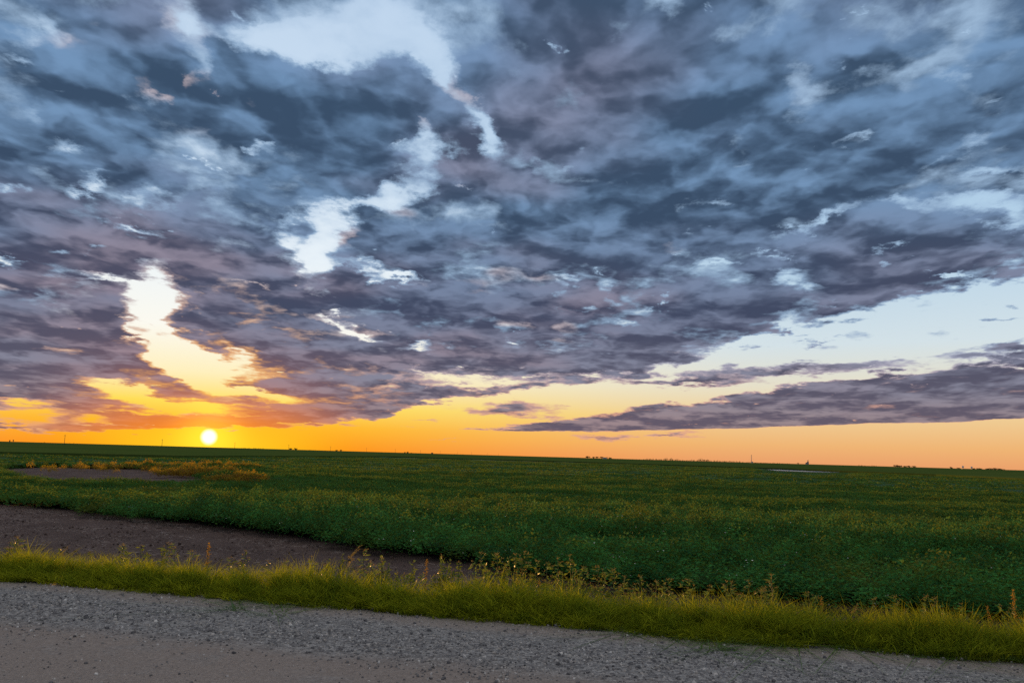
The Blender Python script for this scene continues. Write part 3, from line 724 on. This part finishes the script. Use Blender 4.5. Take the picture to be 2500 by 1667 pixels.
# ------------------------------------------------------------------ roadside weeds, one by one
M_wstem = leaf('weed_stem', rgb(.10,.13,.03), rgb(.20,.17,.06), .1, .6, .2, 8.0)
M_wleaf = leaf('weed_leaf', rgb(.04,.12,.025), rgb(.12,.23,.045), .40, .5, .25, 6.0)
M_whead = leaf('weed_seed_head', rgb(.26,.17,.08), rgb(.42,.28,.13), .45, .7, .1, 10.0)
M_dock = leaf('dock_seed', rgb(.42,.17,.035), rgb(.55,.26,.05), .5, .7, .1, 14.0)
M_plume = leaf('grass_plume', rgb(.30,.19,.09), rgb(.45,.32,.16), .5, .7, .1, 14.0)
def quads(name, items, m):
    V = []; F = []
    for c, d, w in items:
        e = d.cross(Vector((random.gauss(0, 1), random.gauss(0, 1), random.gauss(0, 1)))).normalized() * w; b = len(V)
        for p in (c, c + d * .5 + e, c + d, c + d * .5 - e): V.append(tuple(p))
        F.append((b, b + 1, b + 2, b + 3))
    return mesh_np(name, V, F, [m])
def rv(a=1.0, b=1.0): return Vector((random.gauss(0, a), random.gauss(0, a), random.gauss(0, b)))
def curlhead(c, d, out, sz):
    """a few short curled sprays, the flat tops of the weeds in the photograph"""
    for k in range(6):
        dd = (d + rv(.8, .5)).normalized() * sz * random.uniform(.5, 1.2)
        out.append((c, dd, .0018)); out.append((c + dd, (dd + Vector((0, 0, -sz * .8)) + rv(.004, .004)) * .6, .0026))
        out.append((c + dd, rv(.005, .005) , .0034))
def weed_a(seed):
    random.seed(seed); g = Geo(); L = []; H = []
    ns = random.randint(1, 2)
    for q in range(ns):
        b = Vector((random.uniform(-.03, .03), random.uniform(-.03, .03), -.02)); tip = b + Vector((random.uniform(-.07, .07), random.uniform(-.07, .07), 1.0 - .18 * q))
        g.tube([b, b.lerp(tip, .5) + rv(.008, 0), tip], [.006, .0045, .0025], 4)
        nb = random.randint(9, 13)
        for k in range(nb):
            t = .25 + .75 * k / nb; p = b.lerp(tip, t); a = k * 2.4 + random.uniform(-.4, .4)
            ln = (.20 * (1 - t) + .055) * random.uniform(.7, 1.2); o = Vector((math.cos(a), math.sin(a), 0))
            e = p + o * ln * .55 + Vector((0, 0, ln * .9))
            if t > .52:
                g.tube([p, p.lerp(e, .55) + o * .012, e], [.0028, .0022, .0015], 3, False); h_ = []; curlhead(e, Vector((0, 0, 1)), h_, .026); H.append(h_)
            for _ in range(14 if t < .75 else 7):
                lp = p.lerp(e, random.uniform(.05, .9)); L.append((lp, (o * .035 + rv(.032, .02) + Vector((0, 0, .012))), .008))
        for _ in range(90):
            lp = b.lerp(tip, random.uniform(.02, .6)); L.append((lp, rv(.05, .025), .010))
        h_ = []; curlhead(tip, Vector((0, 0, 1)), h_, .032); H.append(h_)
    return g.mesh('stem', M_wstem), quads('leaves', L, M_wleaf), [quads('seed_head', h_, M_whead) for h_ in H]
def weed_b(seed):
    random.seed(seed); g = Geo(); L = []; H = []
    for q in range(6):
        b = Vector((random.uniform(-.05, .05), random.uniform(-.05, .05), -.02)); h = random.uniform(.72, 1.0)
        tip = b + Vector((random.gauss(0, .13), random.gauss(0, .10), h)); g.tube([b, b.lerp(tip, .5) + rv(.015, 0), tip], [.005, .004, .002], 4)
        for k in range(95):
            t = random.uniform(.05, 1.0); p = b.lerp(tip, t); r_ = .075 * (1.15 - t)
            L.append((p + rv(r_, .01), rv(.028, .02) + Vector((0, 0, .012)), .012))
        h_ = []; curlhead(tip, Vector((0, 0, 1)), h_, .020); H.append(h_)
    return g.mesh('stem', M_wstem), quads('leaves', L, M_wleaf), [quads('seed_head', h_, M_whead) for h_ in H]
def weed_c(seed):
    random.seed(seed); g = Geo(); L = []; H = []
    tip = Vector((random.uniform(-.03, .07), 0, 1.0)); g.tube([(0, 0, -.02), tip * .5 + rv(.006, 0), tip], [.006, .005, .002], 4)
    for k in range(340):
        t = random.uniform(.16, 1.0); r_ = (.052 * (1 - t) ** .6 + .008) * (0.7 + .3 * math.sin(t * 34))
        H.append((tip * t + rv(r_ * .6, .006), rv(.010, .012), .0055))
    for k in range(26): L.append((tip * random.uniform(0, .3), rv(.07, .03) + Vector((0, 0, .02)), .010))
    return g.mesh('stem', M_wstem), quads('leaves', L, M_wleaf), [quads('seed_head', H, M_dock)]
def weed_d(seed):
    random.seed(seed); g = Geo(); L = []; H = []
    for q in range(3):
        lx = random.uniform(.12, .42); p = [Vector((0, 0, -.02)), Vector((lx * .2, 0, .45)), Vector((lx * .6, 0, .8)), Vector((lx, random.uniform(-.05, .05), .97 - .1 * q))]
        g.tube(p, [.003, .0025, .002, .001], 3, False)
        h_ = []; H.append(h_)
        for k in range(60):
            t = random.uniform(0, 1); c = p[2].lerp(p[3], t) + rv(.007, .008); h_.append((c, Vector((.02, 0, .004)) + rv(.008, .008), .0025))
    for k in range(16): L.append((Vector((0, 0, 0)) + rv(.02, 0), Vector((random.gauss(0, .12), random.gauss(0, .1), random.uniform(.2, .5))), .0045))
    return g.mesh('stem', M_wstem), quads('leaves', L, M_wleaf), [quads('seed_head', h_, M_plume) for h_ in H]
KIND = {'A': ('branching_weed', 'thin tan headed weed', [weed_a(200 + i) for i in range(6)]),
        'B': ('bushy_weed', 'bushy green weed', [weed_b(220 + i) for i in range(4)]),
        'C': ('dock_plant', 'rusty dock spike', [weed_c(240 + i) for i in range(2)]),
        'D': ('plume_grass', 'arching pale grass plume', [weed_d(260 + i) for i in range(3)])}
PROTO = {}
ZONES = [(0, 'at the far left end of the verge'), (150, 'left of the sun against bare soil'), (345, 'just left of the orange dock spike'), (466, 'just right of the orange dock spike'),
         (700, 'against the middle of the soil strip'), (845, 'at the right tip of the soil strip'), (1060, 'in the left half of the centre clump'), (1230, 'in the right half of the centre clump'),
         (1395, 'just right of the centre clump'), (1515, 'in the leafy knot right of centre'), (1640, 'right of the leafy knot'), (1780, 'beside the small straw gap'), (2040, 'right of the small straw gap'), (2210, 'at the far right end of the verge')]
ORD = ['leftmost', 'second from left', 'third from left', 'fourth from left', 'fifth from left', 'sixth from left', 'seventh from left', 'eighth from left', 'ninth from left']
WEEDS = [(24,1232,'A'),(38,1233,'A'),(58,1240,'A'),(10,1243,'A'),(110,1250,'D'),(125,1255,'B'),(200,1265,'A'),(265,1250,'A'),(284,1246,'A'),(305,1249,'B'),(385,1243,'A'),(360,1256,'B'),(402,1254,'A'),(425,1262,'A'),
 (415,1272,'D'),(465,1248,'C'),(520,1278,'A'),(555,1263,'A'),(610,1287,'A'),(645,1284,'A'),(712,1278,'A'),(722,1278,'B'),(757,1262,'B'),(772,1245,'D'),(765,1284,'D'),(833,1262,'A'),(870,1278,'A'),(900,1266,'B'),
 (930,1275,'B'),(862,1285,'B'),(975,1285,'C'),(1000,1275,'B'),(1020,1271,'B'),(1045,1285,'B'),(1085,1288,'B'),(1112,1267,'A'),(1120,1272,'B'),(1140,1270,'A'),(1165,1270,'A'),(1150,1290,'B'),(1186,1281,'A'),(1217,1264,'A'),
 (1240,1284,'A'),(1255,1291,'A'),(1280,1278,'A'),(1305,1290,'B'),(1325,1274,'A'),(1340,1298,'A'),(1362,1297,'A'),(1245,1330,'C'),(1183,1310,'C'),(1210,1300,'B'),(1270,1305,'B'),(1382,1313,'A'),(1412,1306,'A'),
 (1440,1320,'A'),(1463,1321,'A'),(1490,1338,'A'),(1502,1333,'A'),(1531,1328,'A'),(1550,1327,'B'),(1565,1334,'A'),(1575,1348,'B'),(1590,1331,'A'),(1626,1340,'A'),(1658,1334,'A'),(1685,1332,'A'),(1700,1350,'B'),(1718,1332,'A'),
 (1750,1345,'A'),(1764,1318,'A'),(1775,1345,'B'),(1820,1360,'B'),(1848,1357,'A'),(1886,1372,'C'),(1932,1378,'D'),(2000,1370,'A'),(2020,1385,'B'),(2062,1368,'A'),(2092,1378,'B'),(2135,1366,'A'),(2157,1372,'A'),
 (2180,1405,'A'),(2195,1403,'B'),(2220,1386,'A'),(2240,1402,'A'),(2278,1392,'C'),(2315,1394,'A'),(2336,1357,'C'),(2345,1393,'B')]
random.seed(5); protos = {}
for px, py, kd in WEEDS:
    nm, what, variants = KIND[kd]
    d = pdir(px, 1350); off = EDGE + 1.12 + random.uniform(-.12, .38)
    t = off / (d.x * ndir.x + d.y * ndir.y); p = Vector((d.x * t, d.y * t, 0)); p.z = float(ground_z(np.array(p.x), np.array(p.y)))
    tp = pdir(px, py); k = (p.x ** 2 + p.y ** 2) ** .5 / (tp.x ** 2 + tp.y ** 2) ** .5; hgt = max(.25, CAMZ + tp.z * k - p.z)
    zone = [z for x0, z in ZONES if px >= x0][-1]
    mates = sorted(w[0] for w in WEEDS if w[2] == kd and [z for x0, z in ZONES if w[0] >= x0][-1] == zone)
    label = (what if len(mates) == 1 else ORD[mates.index(px)] + ' of the ' + what + 's') + ' ' + zone
    if len(label.split()) > 16: label = label.replace('thin tan headed', 'tan headed').replace('bushy green', 'bushy')
    if len(label.split()) > 16: print('LONG', label)
    if px == 465: label = 'tall bright orange dock seed spike behind the verge left of centre'
    if kd == 'C' and px == 2336: label = 'tallest rusty seed spike near the right edge of the photo'
    grp = 'weeds along the back of the grass verge'
    vi = random.randrange(len(variants)); key = (kd, vi)
    if key not in protos:
        r_ = bpy.data.objects.new(nm, None); COL.objects.link(r_); r_.empty_display_size = .1
        st_, lf_, hs_ = variants[vi]; link('stem', st_, parent=r_); link('leaves', lf_, parent=r_)
        for me in hs_: link('seed_head', me, parent=r_)
        protos[key] = r_; o = r_
    else: o = copy_thing(protos[key], (0, 0, 0))
    wx = hgt if kd != 'B' else .72
    o.location = p; o.rotation_euler = (0, 0, random.uniform(0, 6.28) if kd != 'D' else random.uniform(-.4, .4)); o.scale = (max(wx, .42) * 1.2, max(wx, .42) * 1.2, hgt)
    o['label'] = label; o['category'] = 'weed'; o['group'] = grp if px != 465 else 'orange dock spike'
    if px == 465: del o['group']

# ------------------------------------------------------------------ far things on the skyline
M_wood = mat('weathered_wood', lambda n: principled(n, rgb(.10,.075,.06), .9, .1))
M_bark = mat('bark', lambda n: principled(n, rgb(.06,.045,.035), .9, .1))
M_crown = leaf('far_foliage', rgb(.020,.032,.012), rgb(.045,.060,.020), .15, .8, .1, .5)
M_white = mat('pale_siding', lambda n: principled(n, rgb(.62,.60,.58), .7, .2))
M_roof = mat('grey_roof', lambda n: principled(n, rgb(.12,.11,.11), .8, .2))
M_conc = mat('elevator_concrete', lambda n: principled(n, n.mix(n.noise(n.n('ShaderNodeNewGeometry').outputs['Position'], .2, 3), rgb(.22,.17,.17), rgb(.34,.27,.26)), .9, .1))
M_steel = mat('galvanised_steel', lambda n: principled(n, rgb(.35,.35,.36), .5, .4, Metallic=.6))

def at(px, dist, z=FIELD_Z):
    d = pdir(px, hor(px)); k = dist / math.hypot(d.x, d.y); return Vector((d.x * k, d.y * k, z))
def face(p): return math.atan2(-p.x, p.y) + 0.0        # local +Y points away from the road
def hpx(h_pix, dist): return h_pix * dist / FPX

# power line receding to the right: equal spans
def make_pole():
    r_ = bpy.data.objects.new('power_pole', None); COL.objects.link(r_)
    g = Geo(); g.tube([(0, 0, -.5), (0, 0, 5), (0, 0, 10)], [.22, .19, .15], 8); link('shaft', g.mesh('shaft', M_wood), r_)
    g = Geo(); g.box(-1.2, 1.2, .16, .30, 9.05, 9.25); link('crossarm', g.mesh('crossarm', M_wood), r_)
    for x in (-1.05, -.45, .45, 1.05):
        g = Geo(); g.tube([(x, .23, 9.25), (x, .23, 9.4), (x, .23, 9.5)], [.05, .08, .03], 6); link('insulator', g.mesh('insulator', M_steel), r_)
    return r_
POLE = [(148,22.6),(372,18.9),(539,16.2),(663,14.2),(759,12.6),(842,11.2),(908,10.2),(966,9.2),(1011,8.5),(1051,7.8),(1083,7.3),(1119,6.7),(1145,6.3)]
marks = ['nearest and tallest power pole standing alone near the left edge of the skyline', 'power pole between the tall leftmost pole and the setting sun', 'power pole just right of the setting sun',
 'power pole touching the left of the pair of dark round trees', 'power pole just left of the two small low trees', 'power pole in empty skyline right of the two small low trees', 'power pole just left of the three small dark shapes on the skyline',
 'power pole just right of the three small dark shapes on the skyline', 'power pole right of the small square machine shed', 'short power pole above the long low hedge, left of centre', 'short power pole at the right end of the long low hedge',
 'second smallest power pole at the far end of the line', 'smallest and farthest power pole near the middle of the skyline']
p0 = None
for (x, h), lab in zip(POLE, marks):
    dist = 10 * FPX / (h * .9408); o = make_pole() if p0 is None else copy_thing(p0, (0, 0, 0)); p0 = p0 or o
    o.location = at(x, dist); o.rotation_euler = (0, 0, R(70)); o['label'] = lab; o['category'] = 'power pole'; o['group'] = 'power poles along the skyline'

def crown_mesh(name, w, h, seed, n=150, z0=.18, lobes=6, m=None):
    r = np.random.default_rng(seed); V = []; F = []; cs = []
    for k in range(lobes):
        u = r.uniform(-.36, .36) * w; cs.append((u, r.uniform(-.2, .2) * w, h * (z0 + (1 - z0) * r.uniform(.35, .72)), w * r.uniform(.16, .28), h * r.uniform(.18, .28)))
    for i in range(n * lobes):
        c = cs[i % lobes]; d = r.normal(size=3); d /= np.linalg.norm(d); q = r.uniform() ** .35
        p = Vector((c[0] + d[0] * c[3] * q, c[1] + d[1] * c[3] * q, c[2] + d[2] * c[4] * q)); s = h * r.uniform(.035, .07)
        a = Vector(r.normal(size=3)).normalized(); b_ = a.cross(Vector(r.normal(size=3))).normalized(); b = len(V)
        for t in (-a, b_, a, -b_): V.append(tuple(p + t * s))
        F.append((b, b + 1, b + 2, b + 3))
    return mesh_np(name, V, F, [m or M_crown])
def tree(px, hp, wp, dist, seed, label, grp, name='broadleaf_tree'):
    h = hpx(hp, dist); w = hpx(wp, dist); p = at(px, dist)
    r_ = bpy.data.objects.new(name, None); COL.objects.link(r_); r_.location = p; r_.rotation_euler = (0, 0, face(p))
    g = Geo(); g.tube([(0, 0, -.5), (.1, 0, h * .25), (0, 0, h * .6)], [w * .035, w * .028, w * .015], 7)
    g.tube([(0.05, 0, h * .22), (w * .18, 0, h * .5)], [w * .02, w * .008], 5); g.tube([(0.05, 0, h * .25), (-w * .2, 0, h * .5)], [w * .02, w * .008], 5)
    link('trunk', g.mesh('trunk', M_bark), r_); link('crown', crown_mesh('crown', w, h, seed), r_)
    r_['label'] = label; r_['category'] = 'tree'; r_['group'] = grp; return r_
TR = 'trees scattered along the skyline'
tree(666.5, 5.2, 10, 2600, 1, 'left of the two dark round trees side by side right of the sun', TR)
tree(678.5, 5.0, 10, 2600, 2, 'right of the two dark round trees side by side right of the sun', TR)
tree(773.5, 3.6, 5.5, 2900, 3, 'left of the two small low trees on the skyline', TR)
tree(782.5, 3.8, 6, 2900, 4, 'right of the two small low trees on the skyline', TR)
tree(929.5, 3.0, 5, 3100, 5, 'small dark round tree, leftmost of three small shapes on the skyline', TR)
tree(936.5, 4.2, 5, 3100, 6, 'dark tree with a pointed top, middle of three small shapes on the skyline', TR)
tree(944.5, 1.9, 3.5, 3100, 7, 'tiny bush, rightmost of three small shapes on the skyline', TR, 'bush')
tree(1350, 6.0, 12, 3000, 8, 'large dark tree at the left end of the farmyard grove', TR)
tree(1363, 4.4, 6, 3000, 9, 'small narrow tree beside the large tree of the farmyard grove', TR)
tree(1371, 5.0, 7, 3000, 10, 'middle tree of the farmyard grove', TR)
tree(1381, 5.4, 9, 3000, 11, 'broad dark tree just behind the white farmhouse', TR)
tree(1393, 4.2, 9, 3010, 12, 'low wide tree behind the right side of the white farmhouse', TR)
tree(1401, 4.0, 7, 3000, 13, 'last tree at the right end of the farmyard grove', TR)
tree(1833, 3.0, 5, 4600, 14, 'small tree standing alone just left of the grain elevator', TR)
tree(2057, 5.4, 10, 2800, 15, 'taller left tree of the flat topped row right of the grain elevator', TR)
tree(2066, 5.0, 10, 2800, 16, 'second tree of the flat topped row, touching the tallest', TR)
tree(2079, 4.0, 7, 2850, 17, 'thin tree in the middle of the flat topped row', TR)
tree(2089, 4.2, 9, 2850, 18, 'spreading tree in the right half of the flat topped row', TR)
tree(2099, 4.0, 9, 2850, 19, 'tree at the right end of the flat topped row', TR)
tree(2185, 4.2, 6, 2700, 20, 'small bare looking tree left of the two storage towers', TR)
tree(2201, 3.0, 8, 2700, 21, 'low bush just left of the first storage tower', TR, 'bush')
tree(2236, 3.0, 6, 2700, 22, 'low bush touching the foot of the second storage tower', TR, 'bush')
tree(2250, 3.6, 10, 2700, 23, 'round bush alone between the second storage tower and the last grove', TR, 'bush')
for k, x in enumerate((2267, 2276, 2286, 2294, 2302)):
    tree(x, (3.4, 4.0, 4.4, 4.0, 3.0)[k], 12, 2700, 24 + k, ('first', 'second', 'tallest, middle', 'fourth', 'last and lowest')[k] + ' tree of the rightmost grove on the skyline, near the right edge', TR)

def belt(x0, x1, hp, dist, seed, label, hf=None):
    """far shelterbelt that reads as one mass: many ragged crowns in one object"""
    r = np.random.default_rng(seed); V = []; F = []
    a = at(x0, dist); b_ = at(x1, dist); Lh = (b_ - a).length; m = int(Lh / 7)
    for i in range(m):
        t = (i + r.uniform()) / m; c = a.lerp(b_, t) + Vector((0, r.uniform(-8, 8), 0)); px = x0 + (x1 - x0) * t
        h = hpx(hp, dist) * (hf(px) if hf else 1) * r.uniform(.55, 1.15); w = h * r.uniform(.7, 1.3)
        for k in range(46):
            q = r.normal(size=3) * (w * .34, w * .34, h * .25); p = c + Vector((q[0], q[1], max(.3, h * .52 + q[2]))); s = h * r.uniform(.06, .13)
            u = Vector(r.normal(size=3)).normalized(); v = u.cross(Vector(r.normal(size=3))).normalized(); n0 = len(V)
            for e in (-u, v, u, -v): V.append(tuple(p + e * s))
            F.append((n0, n0 + 1, n0 + 2, n0 + 3))
    return link('shelterbelt', mesh_np('shelterbelt', V, F, [M_crown]), kind='stuff', label=label, cat='trees')
belt(1478, 1812, 3.3, 4200, 1, 'long dark line of far trees between the farmyard and the grain elevator', lambda x: 1.5 if 1525 < x < 1560 or 1610 < x < 1632 else (1.0 if x < 1712 else .6))
belt(1240, 1345, 1.2, 4400, 2, 'very low line of far bushes left of the farmyard grove')
belt(1408, 1478, 1.4, 4400, 3, 'very low line of far bushes right of the farmyard grove')
belt(1969, 2016, 2.2, 4200, 4, 'low even topped far plantation right of the grain elevator')
belt(704, 757, 1.8, 3600, 5, 'low hazy hedge right of the two dark round trees')
belt(554, 572, 2.6, 3800, 6, 'low hazy clump of trees just right of the sun')
belt(580, 604, 3.0, 3800, 7, 'rounded hazy clump of trees second to the right of the sun')
belt(90, 110, 2.0, 3400, 8, 'low flat clump of bushes near the left edge left of the tall power pole')
belt(157, 187, 1.8, 3400, 9, 'low ragged hedge just right of the tall power pole')
belt(1040, 1064, 1.8, 3600, 10, 'low hedge left of centre under the short power poles')
belt(858, 872, 1.0, 3600, 11, 'very low bushes in the gap between the power poles')
belt(2300, 2352, 1.0, 4400, 12, 'very low far bushes running out of the photo on the right')
belt(2115, 2180, .8, 4400, 13, 'very low far bushes between the flat topped row and the storage towers')

# grain elevator: stepped body, annexe, head house
p = at(1855, 3700); e_ = bpy.data.objects.new('grain_elevator', None); COL.objects.link(e_); e_.location = p; e_.rotation_euler = (0, 0, face(p))
u = 3700 / FPX
g = Geo(); g.prism([(-1.6*u, -1), (2.4*u, -1), (2.4*u, 5.2*u), (1.9*u, 6.4*u), (-.4*u, 6.4*u), (-1.6*u, 5.0*u)], -1.6*u, 1.6*u); link('main_bin', g.mesh('main_bin', M_conc), e_)
g = Geo(); g.prism([(-4.6*u, -1), (-1.65*u, -1), (-1.65*u, 4.4*u), (-2.6*u, 4.4*u), (-4.6*u, 3.0*u)], -1.3*u, 1.3*u); link('annexe', g.mesh('annexe', M_conc), e_)
g = Geo(); g.prism([(.0*u, 6.41*u), (1.5*u, 6.41*u), (1.5*u, 9.2*u), (.75*u, 10.2*u), (.0*u, 9.2*u)], -.9*u, .9*u); hh_ = link('head_house', g.mesh('head_house', M_conc), e_)
g = Geo(); g.tube([(.75*u, 0, 10.0*u), (.75*u, 0, 12*u)], [.9, .5], 6); link('vent_stack', g.mesh('vent_stack', M_steel), hh_)
g = Geo(); g.box(-3.9*u, -1.9*u, -1.7*u, -1.35*u, .3*u, 1.4*u); link('loading_shed', g.mesh('loading_shed', M_white), e_)
e_['label'] = 'tall stepped grain elevator standing on the skyline right of centre'; e_['category'] = 'grain elevator'

# radio mast and the pale shed at its foot
p = at(1726, 3600); r_ = bpy.data.objects.new('radio_mast', None); COL.objects.link(r_); r_.location = p; H = hpx(18, 3600)
g = Geo(); g.tube([(0, 0, -1), (0, 0, H)], [.55, .32], 4)
for i in range(12):
    for q in (0, 1): g.tube([(-1.0 + 2.0 * q, 0, H * i / 12), (1.0 - 2.0 * q, 0, H * (i + 1) / 12)], [.16, .16], 3, False)
for x in (-1.0, 1.0): g.tube([(x, 0, 0), (x, 0, H * .98)], [.25, .2], 4)
link('lattice', g.mesh('lattice', M_steel), r_)
g = Geo()
for a in (0, 2.1, 4.2): g.tube([(0, 0, H * .9), (math.cos(a) * 22, math.sin(a) * 22, 0)], [.08, .08], 3)
link('guy_wires', g.mesh('guy_wires', M_steel), r_)
r_['label'] = 'thin tall radio mast rising from the far tree line'; r_['category'] = 'mast'

def gable(name, px, w, h, rh, depth, dist, label, cat, m=None, grp=None):
    p = at(px, dist); r_ = bpy.data.objects.new(name, None); COL.objects.link(r_); r_.location = p; r_.rotation_euler = (0, 0, face(p) + .2)
    g = Geo(); g.box(-w/2, w/2, -depth/2, depth/2, -1, h); wl = link('wall', g.mesh('wall', m or M_white), r_)
    g = Geo(); g.v = [(-w/2-.4, -depth/2-.4, h+.01), (w/2+.4, -depth/2-.4, h+.01), (w/2+.4, depth/2+.4, h+.01), (-w/2-.4, depth/2+.4, h+.01), (-w/2-.4, 0, h+rh), (w/2+.4, 0, h+rh)]
    g.f = [(0, 1, 5, 4), (2, 3, 4, 5), (1, 2, 5), (3, 0, 4), (3, 2, 1, 0)]; link('roof', g.mesh('roof', M_roof), r_)
    for x in (-w*.25, w*.22):
        g = Geo(); g.box(x - .6, x + .6, -depth/2-.05, -depth/2+.02, 1.1, 2.3); link('window', g.mesh('window', M_roof), wl)
    r_['label'] = label; r_['category'] = cat
    if grp: r_['group'] = grp
    return r_
gable('farmhouse', 1389, 13, 3.4, 2.4, 9, 2930, 'white farmhouse with a grey roof in front of the farmyard grove', 'house')
gable('shed', 1727, 8.5, 3.9, 2.1, 7, 3560, 'small white shed at the foot of the radio mast', 'shed')
gable('machine_shed', 992.5, 6.2, 4.2, .6, 6, 2700, 'small square dark shed alone on the skyline left of centre', 'shed', M_wood)
# two storage towers on legs near the right edge
for k, (px, hh, lab) in enumerate(((2211.5, 6.8, 'left and taller of the two pale storage towers on legs near the right edge'), (2231.5, 6.0, 'right and shorter of the two pale storage towers on legs near the right edge'))):
    D_ = 2500; p = at(px, D_); u = D_ / FPX; r_ = bpy.data.objects.new('storage_tower', None); COL.objects.link(r_); r_.location = p; r_.rotation_euler = (0, 0, face(p))
    for sx in (-1, 1):
        for sy in (-1, 1):
            g = Geo(); g.tube([(sx*1.55*u, sy*1.2*u, -1), (sx*1.4*u, sy*1.1*u, hh*u*.45)], [.3, .3], 5); link('leg', g.mesh('leg', M_steel), r_)
    g = Geo(); g.tube([(0, 0, hh*u*.36), (0, 0, hh*u*.5), (0, 0, hh*u*.93), (0, 0, hh*u)], [.5*u, 1.9*u, 1.9*u, .6*u], 12); link('tank', g.mesh('tank', M_white), r_)
    r_['label'] = lab; r_['category'] = 'storage tower'; r_['group'] = 'storage towers near the right edge'
# two board signs on posts at the left edge
for px, hh, lab in ((22.5, 8.0, 'left of the two small dark signs on posts at the left edge of the skyline'), (30.5, 8.8, 'right and slightly taller of the two small dark signs on posts at the left edge')):
    D_ = 800; p = at(px, D_); u = D_ / FPX; r_ = bpy.data.objects.new('post_sign', None); COL.objects.link(r_); r_.location = p; r_.rotation_euler = (0, 0, face(p))
    g = Geo(); g.tube([(0, 0, -.3), (0, 0, hh*u)], [.12, .10], 6); link('post', g.mesh('post', M_wood), r_)
    g = Geo(); g.prism([(-1.05*u, hh*u-2.9*u), (.95*u, hh*u-3.1*u), (1.15*u, hh*u-.3*u), (-.95*u, hh*u-.1*u)], -.12, .12); bm_ = link('board', g.mesh('board', M_wood), r_)
    g = Geo(); g.box(-.9*u, .9*u, .12, .20, hh*u-1.7*u, hh*u-1.4*u); link('batten', g.mesh('batten', M_wood), bm_)
    r_['label'] = lab; r_['category'] = 'sign'; r_['group'] = 'dark signs on posts at the left edge'
